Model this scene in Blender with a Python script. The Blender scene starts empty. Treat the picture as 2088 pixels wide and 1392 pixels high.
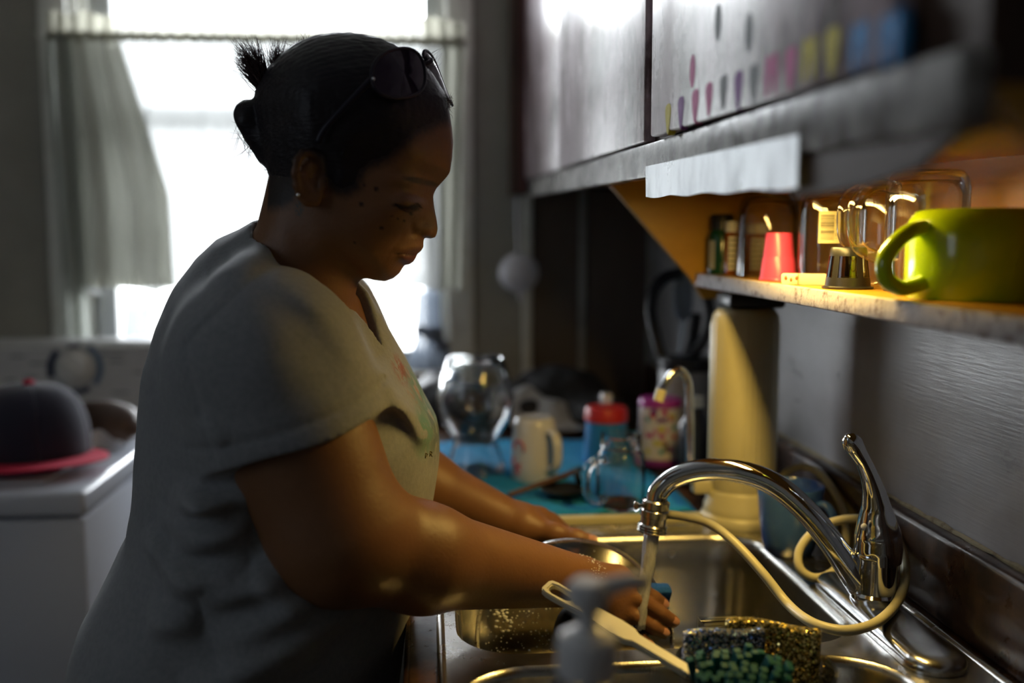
import bpy, bmesh, math, random
import numpy as np
from mathutils import Vector, Matrix, Euler

random.seed(7)
RNG = np.random.default_rng(7)
SC = bpy.context.scene
COL = SC.collection
rad = math.radians

# ------------------------------------------------------------------ camera, world, light, exposure
CAM = Vector((0.0, 0.0, 1.33))
CAM_ROT = Euler((rad(90 - 6.0), 0.0, rad(-4.9)), 'XYZ')
FPX = 35.0 / 36.0 * 2088.0
cam_data = bpy.data.cameras.new('camera')
cam_data.lens = 35.0
cam_data.sensor_width = 36.0
cam_data.clip_start = 0.02
cam_data.dof.use_dof = True
cam_data.dof.focus_distance = 1.06
cam_data.dof.aperture_fstop = 1.8
cam = bpy.data.objects.new('camera', cam_data)
cam.location = CAM
cam.rotation_euler = CAM_ROT
COL.objects.link(cam)
SC.camera = cam

world = bpy.data.worlds.new('overcast_sky')
SC.world = world
world.use_nodes = True
bgn = world.node_tree.nodes['Background']
bgn.inputs[0].default_value = (0.90, 0.95, 1.0, 1)
bgn.inputs[1].default_value = 20.0

SC.view_settings.view_transform = 'Standard'
SC.view_settings.look = 'None'
SC.view_settings.gamma = 1.0
SC.view_settings.use_curve_mapping = False
SC.view_settings.exposure = 0.25
SC.cycles.use_denoising = True
SC.cycles.caustics_reflective = False
SC.cycles.caustics_refractive = False
SC.cycles.max_bounces = 14
SC.cycles.transmission_bounces = 14
SC.cycles.transparent_max_bounces = 16


def area_light(name, loc, direction, sx, sy, power, color, portal=False, spread=180):
    d = bpy.data.lights.new(name, 'AREA')
    d.shape = 'RECTANGLE'
    d.size, d.size_y = sx, sy
    d.energy = power
    d.color = color
    d.spread = rad(spread)
    if portal:
        d.cycles.is_portal = True
    o = bpy.data.objects.new(name, d)
    o.location = loc
    o.rotation_euler = Vector(direction).to_track_quat('-Z', 'Y').to_euler()
    COL.objects.link(o)
    return o


# daylight through the kitchen window is the sky itself, sampled through a portal
area_light('window_portal', (-0.39, 2.62, 1.62), (0, -1, 0), 0.86, 1.22, 1.0, (1, 1, 1), portal=True)
# fill light added at the left wall, set in a made-up window
area_light('added_side_fill', (-1.70, 0.25, 1.70), (1, 0.35, -0.1), 0.8, 1.0, 2.8, (0.76, 0.87, 1.0))
# warm tube under the wall cabinet
area_light('under_cabinet_lamp', (0.37, 1.04, 1.3905), (0.0, 0.0, -1), 0.03, 0.27, 2.3, (1.0, 0.66, 0.17))


def ray(px, py):
    v = Vector(((px - 1044.0) / FPX, -(py - 696.0) / FPX, -1.0))
    return CAM_ROT.to_matrix() @ v


def at(px, py, y):
    """World point on the plane Y = y seen at a photograph pixel."""
    v = ray(px, py)
    return CAM + v * (y / v.y)


def at_x(px, py, x):
    v = ray(px, py)
    return CAM + v * (x / v.x)


def at_z(px, py, z):
    v = ray(px, py)
    return CAM + v * ((z - CAM.z) / v.z)


# ------------------------------------------------------------------ materials
MATS = {}


def new_mat(name):
    m = bpy.data.materials.new(name)
    m.use_nodes = True
    nt = m.node_tree
    bsdf = nt.nodes['Principled BSDF']
    return m, nt, bsdf


def M(name, col, rough=0.5, metal=0.0, noise=None, bump=None, trans=0.0, ior=1.45, coat=0.0, sss=0.0,
      spec=0.5, alpha=None, rough_noise=None, sheen=0.0):
    """noise = (scale, second colour, low, high[, stretch]); bump = (scale, strength[, stretch]); all in object space."""
    if name in MATS:
        return MATS[name]
    m, nt, b = new_mat(name)
    N, L = nt.nodes, nt.links
    b.inputs['Base Color'].default_value = (*col, 1)
    b.inputs['Roughness'].default_value = rough
    b.inputs['Metallic'].default_value = metal
    b.inputs['Transmission Weight'].default_value = trans
    b.inputs['IOR'].default_value = ior
    b.inputs['Coat Weight'].default_value = coat
    b.inputs['Coat Roughness'].default_value = 0.08
    b.inputs['Specular IOR Level'].default_value = spec
    b.inputs['Sheen Weight'].default_value = sheen
    if sss:
        b.inputs['Subsurface Weight'].default_value = sss
        b.inputs['Subsurface Radius'].default_value = (0.012, 0.005, 0.003)
        b.inputs['Subsurface Scale'].default_value = 1.0
    tc = None

    def coords(stretch):
        nonlocal tc
        if tc is None:
            tc = N.new('ShaderNodeTexCoord')
        mp = N.new('ShaderNodeMapping')
        mp.inputs['Scale'].default_value = stretch or (1, 1, 1)
        L.new(tc.outputs['Object'], mp.inputs['Vector'])
        return mp.outputs[0]

    if noise:
        tx = N.new('ShaderNodeTexNoise')
        tx.inputs['Scale'].default_value = noise[0]
        tx.inputs['Detail'].default_value = 8
        tx.inputs['Roughness'].default_value = 0.65
        L.new(coords(noise[4] if len(noise) > 4 else None), tx.inputs['Vector'])
        rp = N.new('ShaderNodeValToRGB')
        rp.color_ramp.elements[0].position = noise[2]
        rp.color_ramp.elements[1].position = noise[3]
        rp.color_ramp.elements[0].color = (*col, 1)
        rp.color_ramp.elements[1].color = (*noise[1], 1)
        L.new(tx.outputs['Fac'], rp.inputs[0])
        L.new(rp.outputs[0], b.inputs['Base Color'])
    if rough_noise:
        tx = N.new('ShaderNodeTexNoise')
        tx.inputs['Scale'].default_value = rough_noise[0]
        tx.inputs['Detail'].default_value = 8
        tx.inputs['Roughness'].default_value = 0.7
        L.new(coords(rough_noise[3] if len(rough_noise) > 3 else None), tx.inputs['Vector'])
        mr = N.new('ShaderNodeMapRange')
        mr.inputs['From Min'].default_value = 0.3
        mr.inputs['From Max'].default_value = 0.7
        mr.inputs['To Min'].default_value = rough_noise[1]
        mr.inputs['To Max'].default_value = rough_noise[2]
        L.new(tx.outputs['Fac'], mr.inputs['Value'])
        L.new(mr.outputs[0], b.inputs['Roughness'])
    if bump:
        tx = N.new('ShaderNodeTexNoise')
        tx.inputs['Scale'].default_value = bump[0]
        tx.inputs['Detail'].default_value = 6
        L.new(coords(bump[2] if len(bump) > 2 else None), tx.inputs['Vector'])
        bp = N.new('ShaderNodeBump')
        bp.inputs['Strength'].default_value = bump[1]
        bp.inputs['Distance'].default_value = 0.004
        L.new(tx.outputs['Fac'], bp.inputs['Height'])
        L.new(bp.outputs[0], b.inputs['Normal'])
    MATS[name] = m
    return m


def glass_mat(name, col=(1, 1, 1), rough=0.0, ior=1.47):
    return M(name, col, rough, trans=1.0, ior=ior)


def cloth_light_mat(name, col, see_through):
    """thin backlit cloth: diffuse + translucent, with a share of open weave"""
    m = bpy.data.materials.new(name)
    m.use_nodes = True
    nt = m.node_tree
    N, L = nt.nodes, nt.links
    N.clear()
    out = N.new('ShaderNodeOutputMaterial')
    d = N.new('ShaderNodeBsdfDiffuse'); d.inputs[0].default_value = (*col, 1)
    t = N.new('ShaderNodeBsdfTranslucent'); t.inputs[0].default_value = (*col, 1)
    tr = N.new('ShaderNodeBsdfTransparent')
    m1 = N.new('ShaderNodeMixShader'); m1.inputs[0].default_value = 0.5
    m2 = N.new('ShaderNodeMixShader'); m2.inputs[0].default_value = see_through
    L.new(d.outputs[0], m1.inputs[1]); L.new(t.outputs[0], m1.inputs[2])
    L.new(m1.outputs[0], m2.inputs[1]); L.new(tr.outputs[0], m2.inputs[2])
    L.new(m2.outputs[0], out.inputs[0])
    return m


def ware_glass(name, clear=0.6, rough=0.0):
    """table glass: part refracting, part clear"""
    m = pane_mat(name, 0.04)
    nt = m.node_tree
    N, L = nt.nodes, nt.links
    out = [n for n in N if n.type == 'OUTPUT_MATERIAL'][0]
    src = out.inputs[0].links[0].from_socket
    g = N.new('ShaderNodeBsdfGlass'); g.inputs['IOR'].default_value = 1.47; g.inputs['Roughness'].default_value = rough
    mx = N.new('ShaderNodeMixShader'); mx.inputs[0].default_value = clear
    L.new(g.outputs[0], mx.inputs[1]); L.new(src, mx.inputs[2]); L.new(mx.outputs[0], out.inputs[0])
    return m


def pane_mat(name, reflect=0.07, tint=(1, 1, 1)):
    m = bpy.data.materials.new(name)
    m.use_nodes = True
    nt = m.node_tree
    N, L = nt.nodes, nt.links
    N.clear()
    out = N.new('ShaderNodeOutputMaterial')
    tr = N.new('ShaderNodeBsdfTransparent'); tr.inputs[0].default_value = (*tint, 1)
    g = N.new('ShaderNodeBsdfGlossy'); g.inputs['Roughness'].default_value = 0.02
    fr = N.new('ShaderNodeLayerWeight'); fr.inputs[0].default_value = 0.2
    ml = N.new('ShaderNodeMath'); ml.operation = 'MULTIPLY_ADD'
    ml.inputs[1].default_value = 0.8; ml.inputs[2].default_value = reflect
    mx = N.new('ShaderNodeMixShader')
    L.new(fr.outputs['Fresnel'], ml.inputs[0]); L.new(ml.outputs[0], mx.inputs[0])
    L.new(tr.outputs[0], mx.inputs[1]); L.new(g.outputs[0], mx.inputs[2])
    L.new(mx.outputs[0], out.inputs[0])
    return m


# ------------------------------------------------------------------ mesh helpers
def tag(o, label=None, cat=None, group=None, kind=None):
    if label: o['label'] = label
    if cat: o['category'] = cat
    if group: o['group'] = group
    if kind: o['kind'] = kind
    return o


def thing(name, label, cat, loc=(0, 0, 0), rotz=0.0, group=None, kind=None):
    o = bpy.data.objects.new(name, None)
    o.empty_display_size = 0.05
    COL.objects.link(o)
    o.location = loc
    o.rotation_euler = (0, 0, rotz)
    return tag(o, label, cat, group, kind)


def link_mesh(name, verts, faces, mat, parent=None, loc=None, smooth=40):
    me = bpy.data.meshes.new(name)
    me.from_pydata([tuple(v) for v in verts], [], faces)
    me.update()
    if mat is not None:
        for mm in (mat if isinstance(mat, (list, tuple)) else [mat]):
            me.materials.append(mm)
    if smooth:
        me.shade_smooth()
        if smooth < 180:
            me.set_sharp_from_angle(angle=rad(smooth))
    o = bpy.data.objects.new(name, me)
    COL.objects.link(o)
    if parent is not None:
        o.parent = parent
    if loc is not None:
        o.location = loc
    return o


def copy_tree(o, parent=None):
    c = o.copy()
    COL.objects.link(c)
    c.parent = parent
    for ch in list(o.children):
        copy_tree(ch, c)
    return c


def rrect(w, d, r, n=6, cx=0.0, cy=0.0):
    """rounded rectangle outline, counter-clockwise, half sizes w, d"""
    out = []
    for k, (sx, sy) in enumerate(((1, 1), (-1, 1), (-1, -1), (1, -1))):
        for i in range(n + 1):
            a = math.pi / 2 * (k + i / n)
            out.append((cx + sx * (w - r) + r * math.cos(a), cy + sy * (d - r) + r * math.sin(a)))
    return out


def spline(pts, n=8):
    """Catmull-Rom through the points, n steps per span"""
    P = [Vector(p) for p in pts]
    out = []
    for i in range(len(P) - 1):
        p0 = P[i - 1] if i > 0 else P[i] * 2 - P[i + 1]
        p1, p2 = P[i], P[i + 1]
        p3 = P[i + 2] if i + 2 < len(P) else p2 * 2 - p1
        for k in range(n):
            t = k / n
            out.append(0.5 * ((2 * p1) + (p2 - p0) * t + (2 * p0 - 5 * p1 + 4 * p2 - p3) * t * t
                              + (3 * p1 - p0 - 3 * p2 + p3) * t ** 3))
    out.append(P[-1])
    return out


class MB:
    def __init__(self):
        self.v, self.f = [], []

    def add(self, verts, faces):
        n = len(self.v)
        self.v += [tuple(v) for v in verts]
        self.f += [tuple(i + n for i in f) for f in faces]
        return self

    def box(self, a, b, bevel=0.0, seg=2, rot=None, origin=None):
        bm = bmesh.new()
        bmesh.ops.create_cube(bm, size=1.0)
        s = [abs(b[i] - a[i]) for i in range(3)]
        c = [(b[i] + a[i]) / 2 for i in range(3)]
        for v in bm.verts:
            v.co = Vector([v.co[i] * s[i] + c[i] for i in range(3)])
        if bevel:
            bmesh.ops.bevel(bm, geom=bm.edges[:], offset=min(bevel, min(s) * 0.49), segments=seg, affect='EDGES', profile=0.5)
        if rot is not None:
            o = Vector(origin or c)
            for v in bm.verts:
                v.co = rot @ (v.co - o) + o
        bm.verts.index_update()
        self.add([v.co.copy() for v in bm.verts], [[v.index for v in f.verts] for f in bm.faces])
        bm.free()
        return self

    def loft(self, loops, close=True, cap0=False, cap1=False):
        n = len(loops[0])
        V = [p for lp in loops for p in lp]
        F = []
        for i in range(len(loops) - 1):
            for j in range(n if close else n - 1):
                k = (j + 1) % n
                F.append((i * n + j, i * n + k, (i + 1) * n + k, (i + 1) * n + j))
        if cap0: F.append(tuple(range(n))[::-1])
        if cap1: F.append(tuple(range((len(loops) - 1) * n, len(loops) * n)))
        return self.add(V, F)

    def lathe(self, prof, seg=40, c=(0, 0, 0), cap0=False, cap1=False, axis=None, rfun=None):
        loops = []
        R = None
        if axis is not None:
            R = Vector((0, 0, 1)).rotation_difference(Vector(axis)).to_matrix()
        for r, z in prof:
            lp = []
            for j in range(seg):
                a = 2 * math.pi * j / seg
                rr = max(r, 1e-5) * (rfun(a, z) if rfun else 1.0)
                p = Vector((rr * math.cos(a), rr * math.sin(a), z))
                if R is not None: p = R @ p
                lp.append(p + Vector(c))
            loops.append(lp)
        return self.loft(loops, True, cap0, cap1)

    def tube(self, pts, r, seg=10, cap=True, flat=None):
        P = [Vector(p) for p in pts]
        n = len(P)
        R = r if hasattr(r, '__len__') else [r] * n
        T = [(P[min(i + 1, n - 1)] - P[max(i - 1, 0)]).normalized() for i in range(n)]
        ref = Vector((0, 0, 1)) if abs(T[0].z) < 0.9 else Vector((1, 0, 0))
        nrm = (ref - T[0] * ref.dot(T[0])).normalized()
        loops = []
        for i in range(n):
            nrm = (nrm - T[i] * nrm.dot(T[i])).normalized()
            bn = T[i].cross(nrm)
            fl = flat or (1, 1)
            loops.append([P[i] + (nrm * math.cos(a) * fl[0] + bn * math.sin(a) * fl[1]) * R[i]
                          for a in (2 * math.pi * j / seg for j in range(seg))])
        return self.loft(loops, True, cap, cap)

    def prism(self, poly, origin, u, v, thick, bevel=0.0):
        """2-D outline in the axes u, v at origin, extruded by thick along u x v"""
        u, v, o = Vector(u), Vector(v), Vector(origin)
        w = u.cross(v).normalized() * thick
        a = [o + u * p[0] + v * p[1] for p in poly]
        loops = [a, [p + w for p in a]]
        if bevel:
            cx = sum(p[0] for p in poly) / len(poly); cy = sum(p[1] for p in poly) / len(poly)
            big = max(math.hypot(p[0] - cx, p[1] - cy) for p in poly)
            k = 1 - bevel / big
            sm = [o + u * (cx + (p[0] - cx) * k) + v * (cy + (p[1] - cy) * k) for p in poly]
            wn = w.normalized()
            sgn = 1 if thick > 0 else -1
            loops = [sm, [p + wn * bevel for p in a], [p + w - wn * bevel for p in a], [p + w for p in sm]]
        return self.loft(loops, True, True, True)

    def sheet(self, fn, nu, nv, thick=0.0):
        """grid surface fn(s, t) -> point, with thickness"""
        P = [[Vector(fn(i / nu, j / nv)) for j in range(nv + 1)] for i in range(nu + 1)]
        V = [p for row in P for p in row]
        F = []
        w = nv + 1
        for i in range(nu):
            for j in range(nv):
                F.append((i * w + j, (i + 1) * w + j, (i + 1) * w + j + 1, i * w + j + 1))
        if thick:
            N = []
            for i in range(nu + 1):
                for j in range(nv + 1):
                    du = P[min(i + 1, nu)][j] - P[max(i - 1, 0)][j]
                    dv = P[i][min(j + 1, nv)] - P[i][max(j - 1, 0)]
                    N.append(du.cross(dv).normalized())
            m = len(V)
            V2 = [V[k] - N[k] * thick for k in range(m)]
            F2 = [tuple(reversed([a + m for a in f])) for f in F]
            edge = [(i, 0) for i in range(nu + 1)] + [(nu, j) for j in range(1, nv + 1)] + \
                   [(i, nv) for i in range(nu - 1, -1, -1)] + [(0, j) for j in range(nv - 1, 0, -1)]
            E = [i * w + j for i, j in edge]
            F3 = [(E[(k + 1) % len(E)], E[k], E[k] + m, E[(k + 1) % len(E)] + m) for k in range(len(E))]
            V, F = V + V2, F + F2 + F3
        return self.add(V, F)

    def ball(self, c, rx, ry, rz, seg=20, rings=12, rot=None):
        bm = bmesh.new()
        bmesh.ops.create_uvsphere(bm, u_segments=seg, v_segments=rings, radius=1.0)
        for v in bm.verts:
            p = Vector((v.co.x * rx, v.co.y * ry, v.co.z * rz))
            if rot is not None: p = rot @ p
            v.co = p + Vector(c)
        bm.verts.index_update()
        self.add([v.co.copy() for v in bm.verts], [[v.index for v in f.verts] for f in bm.faces])
        bm.free()
        return self

    def build(self, name, mat, parent=None, smooth=40, loc=None):
        return link_mesh(name, self.v, self.f, mat, parent, loc, smooth)


def fix_normals(o):
    bm = bmesh.new(); bm.from_mesh(o.data)
    bmesh.ops.recalc_face_normals(bm, faces=bm.faces[:])
    bm.to_mesh(o.data); bm.free()
    return o


# ------------------------------------------------------------------ implicit surfaces (for the person and soft things)
def vnoise(P):
    I = np.floor(P).astype(np.int64)
    F = P - I
    F = F * F * (3 - 2 * F)
    def h(i, j, k):
        n = (i * 374761393 + j * 668265263 + k * 2147483647) & 0xffffffff
        n = ((n ^ (n >> 13)) * 1274126177) & 0xffffffff
        return ((n ^ (n >> 16)) & 0xffff) / 65535.0
    out = 0
    for a in (0, 1):
        for b in (0, 1):
            for c in (0, 1):
                w = (F[:, 0] if a else 1 - F[:, 0]) * (F[:, 1] if b else 1 - F[:, 1]) * (F[:, 2] if c else 1 - F[:, 2])
                out = out + w * h(I[:, 0] + a, I[:, 1] + b, I[:, 2] + c)
    return out - 0.5


def smin(a, b, k):
    if k <= 0: return np.minimum(a, b)
    h = np.clip(0.5 + 0.5 * (b - a) / k, 0, 1)
    return b * (1 - h) + a * h - k * h * (1 - h)


def smax(a, b, k):
    return -smin(-a, -b, k)


def rcone(a, b, r1, r2, k=0.01):
    a = np.array(a, float); b = np.array(b, float)
    ab = b - a
    L2 = max(float(ab @ ab), 1e-12)
    def f(P):
        q = P - a
        t = np.clip(q @ ab / L2, 0, 1)
        return np.linalg.norm(q - t[:, None] * ab, axis=1) - (r1 + (r2 - r1) * t)
    return f, k


def ellip(c, r, k=0.01, rot=None):
    c = np.array(c, float); r = np.array(r, float)
    R = np.array(rot) if rot is not None else None
    def f(P):
        q = P - c
        if R is not None: q = q @ R
        k0 = np.linalg.norm(q / r, axis=1)
        k1 = np.linalg.norm(q / (r * r), axis=1) + 1e-9
        return k0 * (k0 - 1) / k1
    return f, k


def chain(pts, rs, k):
    return [rcone(pts[i], pts[i + 1], rs[i], rs[i + 1], k) for i in range(len(pts) - 1)]


def combine(prims, P, act=None):
    d = None
    for i, (f, k) in enumerate(prims):
        if act is not None and not act[i]: continue
        e = f(P)
        d = e if d is None else smin(d, e, k)
    return d if d is not None else np.full(len(P), 1.0)


def sdf_mesh(prims, lo, hi, h, post=None, B=20):
    """surface nets over sparse blocks; post(P, d) -> d"""
    lo = np.array(lo, float); hi = np.array(hi, float)
    nb = np.ceil((hi - lo) / (h * B)).astype(int)
    bi = np.stack(np.meshgrid(*[np.arange(n) for n in nb], indexing='ij'), -1).reshape(-1, 3)
    C = lo + (bi + 0.5) * B * h
    Rb = B * h * math.sqrt(3) / 2
    Dc = np.stack([f(C) for f, k in prims], 1)
    ks = np.array([k for f, k in prims])
    act = Dc < (Rb * 1.5 + 0.02 + ks[None, :] * 2)
    S = nb * B + 3
    def gid(I): return ((I[..., 0] + 1) * S[1] + (I[..., 1] + 1)) * S[2] + (I[..., 2] + 1)
    g = np.stack(np.meshgrid(*[np.arange(B + 1)] * 3, indexing='ij'), -1)
    corners = [(a, b, c) for a in (0, 1) for b in (0, 1) for c in (0, 1)]
    edges = [(i, j) for i in range(8) for j in range(i + 1, 8)
             if sum(abs(corners[i][q] - corners[j][q]) for q in range(3)) == 1]
    ids, vs, quads = [], [], []
    for n in range(len(bi)):
        if not act[n].any(): continue
        base = bi[n] * B
        P = (lo + (base + g.reshape(-1, 3)) * h)
        d = combine(prims, P, act[n])
        if post is not None: d = post(P, d)
        D = d.reshape(B + 1, B + 1, B + 1)
        inside = D < 0
        if inside.all() or not inside.any(): continue
        sub = [inside[a:a + B, b:b + B, c:c + B] for a, b, c in corners]
        cnt = sum(s.astype(np.int8) for s in sub)
        ci = np.argwhere((cnt > 0) & (cnt < 8))
        if len(ci):
            dv = np.stack([D[ci[:, 0] + a, ci[:, 1] + b, ci[:, 2] + c] for a, b, c in corners], 1)
            acc = np.zeros((len(ci), 3)); num = np.zeros(len(ci))
            for i, j in edges:
                m = (dv[:, i] < 0) != (dv[:, j] < 0)
                t = np.where(m, dv[:, i] / np.where(m, dv[:, i] - dv[:, j], 1), 0)
                p = np.array(corners[i]) + t[:, None] * (np.array(corners[j]) - np.array(corners[i]))
                acc += np.where(m[:, None], p, 0); num += m
            vs.append(lo + (base + ci + acc / num[:, None]) * h)
            ids.append(gid(base + ci))
        for ax in range(3):
            e = [slice(0, B)] * 3
            e2 = list(e); e2[ax] = slice(1, B + 1)
            A, Bq = inside[tuple(e)], inside[tuple(e2)]
            I = np.argwhere(A != Bq)
            if not len(I): continue
            flip = A[I[:, 0], I[:, 1], I[:, 2]]
            I = I + base
            u, v = (ax + 1) % 3, (ax + 2) % 3
            du = np.zeros(3, int); du[u] = 1
            dv2 = np.zeros(3, int); dv2[v] = 1
            q = np.stack([gid(I - du - dv2), gid(I - dv2), gid(I), gid(I - du)], 1)
            q = np.where(flip[:, None], q, q[:, ::-1])
            quads.append(q)
    ids = np.concatenate(ids); vs = np.concatenate(vs); quads = np.concatenate(quads)
    o = np.argsort(ids); ids = ids[o]; vs = vs[o]
    ix = np.searchsorted(ids, quads)
    ix = np.clip(ix, 0, len(ids) - 1)
    ok = (ids[ix] == quads).all(1)
    return vs, ix[ok]


def link_np(name, vs, quads, mat, parent=None, smooth=True):
    me = bpy.data.meshes.new(name)
    me.vertices.add(len(vs)); me.vertices.foreach_set('co', vs.astype(np.float32).ravel())
    me.loops.add(quads.size); me.loops.foreach_set('vertex_index', quads.astype(np.int32).ravel())
    me.polygons.add(len(quads))
    me.polygons.foreach_set('loop_start', np.arange(0, quads.size, 4, dtype=np.int32))
    me.update(calc_edges=True); me.validate()
    if mat is not None: me.materials.append(mat)
    me.shade_smooth()
    o = bpy.data.objects.new(name, me)
    COL.objects.link(o)
    if parent is not None: o.parent = parent
    return o


def poly_sd(poly, X, Y):
    """signed distance to a 2-D polygon, positive inside"""
    d = np.full(X.shape, 1e18); ins = np.zeros(X.shape, bool)
    n = len(poly)
    for i in range(n):
        x0, y0 = poly[i]; x1, y1 = poly[(i + 1) % n]
        ex, ey = x1 - x0, y1 - y0
        t = np.clip(((X - x0) * ex + (Y - y0) * ey) / max(ex * ex + ey * ey, 1e-12), 0, 1)
        d = np.minimum(d, (X - x0 - t * ex) ** 2 + (Y - y0 - t * ey) ** 2)
        c = (y0 > Y) != (y1 > Y)
        xi = x0 + (Y - y0) * ex / (ey if abs(ey) > 1e-9 else 1e-9)
        ins ^= c & (X < xi)
    return np.where(ins, 1, -1) * np.sqrt(d)


def rbf_map(pts, c=25.0, lam=1.5):
    """smooth multiquadric interpolation of scattered (x, y, value) points"""
    A = np.array(pts, float)
    n = len(A)
    D = np.sqrt((A[:, None, 0] - A[None, :, 0]) ** 2 + (A[:, None, 1] - A[None, :, 1]) ** 2 + c * c)
    K = np.zeros((n + 1, n + 1)); K[:n, :n] = D - np.eye(n) * lam; K[:n, n] = 1; K[n, :n] = 1
    w = np.linalg.solve(K, np.append(A[:, 2], 0))
    lo, hi = A[:, 2].min(), A[:, 2].max()
    def f(X, Y):
        out = np.full(np.shape(X), w[n])
        for i in range(n):
            out = out + w[i] * np.sqrt((X - A[i, 0]) ** 2 + (Y - A[i, 1]) ** 2 + c * c)
        return np.clip(out, lo, hi)
    return f


def blur(A, n):
    for _ in range(n):
        A = (np.pad(A, ((1, 1), (0, 0)), 'edge')[2:] + 2 * A + np.pad(A, ((1, 1), (0, 0)), 'edge')[:-2]) / 4
        A = (np.pad(A, ((0, 0), (1, 1)), 'edge')[:, 2:] + 2 * A + np.pad(A, ((0, 0), (1, 1)), 'edge')[:, :-2]) / 4
    return A


class Inflate:
    """A solid from its side outline (traced in the photograph's pixels, set on the plane Y = depth) and its half width W and edge
    rounding r over that outline, both in metres."""
    def __init__(self, poly, depth, ref, Wpts, rpts, box, step=2.0, yaw=0.0, extra=(), nblur=3):
        self.depth = depth; self.step = step
        self.o = np.array(at(ref[0], ref[1], depth))
        a = np.array(at(ref[0] + 100, ref[1], depth)) - self.o
        b = np.array(at(ref[0], ref[1] + 100, depth)) - self.o
        self.J = np.array([[a[0] / 100, b[0] / 100], [a[2] / 100, b[2] / 100]])
        self.Ji = np.linalg.inv(self.J)
        self.ref = np.array(ref, float)
        self.scale = abs(self.J[0, 0])
        self.yaw = yaw
        xs = np.arange(box[0], box[2] + step, step); ys = np.arange(box[1], box[3] + step, step)
        X, Y = np.meshgrid(xs, ys, indexing='ij')
        self.x0, self.y0 = xs[0], ys[0]
        self.s = poly_sd(poly, X, Y) * self.scale
        self.Wraw = rbf_map(Wpts)
        W = blur(rbf_map([(*self.seen(x, y, w), w) for x, y, w in Wpts])(X, Y), nblur)
        for (cx, cy, sx, sy, ang, amp) in extra:
            cx, cy = self.seen(cx, cy)
            ca, sa = math.cos(rad(ang)), math.sin(rad(ang))
            u = ((X - cx) * ca + (Y - cy) * sa) / sx
            v = (-(X - cx) * sa + (Y - cy) * ca) / sy
            W = W + amp * np.exp(-0.5 * (u * u + v * v))
        self.W = np.maximum(W, 0.004)
        self.r = np.maximum(blur(rbf_map(rpts)(X, Y), nblur), 0.004)

    def seen(self, px, py, w=None):
        """where a feature seen at (px, py) on the near side, w metres in front of the mid plane, lies in the side outline"""
        if w is None: w = float(self.Wraw(np.array(float(px)), np.array(float(py))))
        k = 1 - w / self.depth
        return 870 + (px - 870) * k + w * math.sin(self.yaw) / self.scale, 483 + (py - 483) * k

    def to_local(self, P):
        if self.yaw:
            q = P - self.o
            c, s = math.cos(self.yaw), math.sin(self.yaw)
            x = q[:, 0] * c - q[:, 1] * s
            y = q[:, 0] * s + q[:, 1] * c
            return np.stack([x, y, q[:, 2]], 1) + self.o
        return P

    def to_world(self, p):
        q = np.array(p, float) - self.o
        c, s = math.cos(-self.yaw), math.sin(-self.yaw)
        return Vector((q[0] * c - q[1] * s + self.o[0], q[0] * s + q[1] * c + self.o[1], q[2] + self.o[2]))

    def px(self, L):
        q = np.stack([L[:, 0] - self.o[0], L[:, 2] - self.o[2]], 1) @ self.Ji.T
        return q + self.ref

    def samp(self, A, q):
        fx = (q[:, 0] - self.x0) / self.step; fy = (q[:, 1] - self.y0) / self.step
        fx = np.clip(fx, 0, A.shape[0] - 1.001); fy = np.clip(fy, 0, A.shape[1] - 1.001)
        i = fx.astype(int); j = fy.astype(int); u = fx - i; v = fy - j
        return A[i, j] * (1 - u) * (1 - v) + A[i + 1, j] * u * (1 - v) + A[i, j + 1] * (1 - u) * v + A[i + 1, j + 1] * u * v

    def local_point(self, px, py, side=-1.0, lift=0.0):
        """surface point under pixel (px, py), side -1 faces the camera"""
        q = np.array([[px, py]], float)
        s = self.samp(self.s, q)[0]; r = self.samp(self.r, q)[0]; W = self.samp(self.W, q)[0]
        k = max(0.0, min(1.0, (r - s) / r))
        y = W * math.sqrt(max(0.0, 1 - k * k)) + lift
        xz = self.J @ (q[0] - self.ref)
        return np.array([self.o[0] + xz[0], self.depth + side * y, self.o[2] + xz[1]])

    def eval(self, P, grow=0.0):
        L = self.to_local(P)
        q = self.px(L)
        s = self.samp(self.s, q) + grow; r = self.samp(self.r, q) + grow; W = self.samp(self.W, q) + grow
        bx0, by0 = self.x0, self.y0
        bx1 = bx0 + self.step * (self.s.shape[0] - 1); by1 = by0 + self.step * (self.s.shape[1] - 1)
        out = np.hypot(np.maximum(0, np.maximum(bx0 - q[:, 0], q[:, 0] - bx1)), np.maximum(0, np.maximum(by0 - q[:, 1], q[:, 1] - by1))) * self.scale
        s = s - out
        k = np.maximum(0, r - s) / r
        F = np.sqrt(k * k + ((L[:, 1] - self.depth) / W) ** 2) - 1
        return F * np.minimum(r, W)

# ================================================================== THE SETTING
XR, XL, YB, YF, ZC = 0.575, -1.75, 2.50, -1.40, 2.45
wall_paint = M('wall_paint', (0.33, 0.315, 0.27), 0.6, noise=(6, (0.29, 0.275, 0.235), 0.4, 0.65), bump=(60, 0.12))
right_paint = M('brushed_wall_paint', (0.40, 0.39, 0.40), 0.30, noise=(5, (0.31, 0.295, 0.29), 0.35, 0.7, (1, 1, 1.6)),
                bump=(75, 0.10, (1, 0.22, 4.0)), rough_noise=(6, 0.24, 0.46, (1, 0.6, 1.5)))
white_trim = M('white_gloss_trim', (0.74, 0.74, 0.68), 0.35, noise=(14, (0.62, 0.61, 0.54), 0.45, 0.7), bump=(30, 0.08))
vinyl = M('vinyl_floor', (0.16, 0.13, 0.10), 0.45, noise=(8, (0.1, 0.08, 0.06), 0.4, 0.6))
ceil_m = M('ceiling_paint', (0.7, 0.7, 0.66), 0.8)

WX0, WX1, WZ0, WZ1 = -0.84, 0.055, 1.0, 2.25


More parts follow.
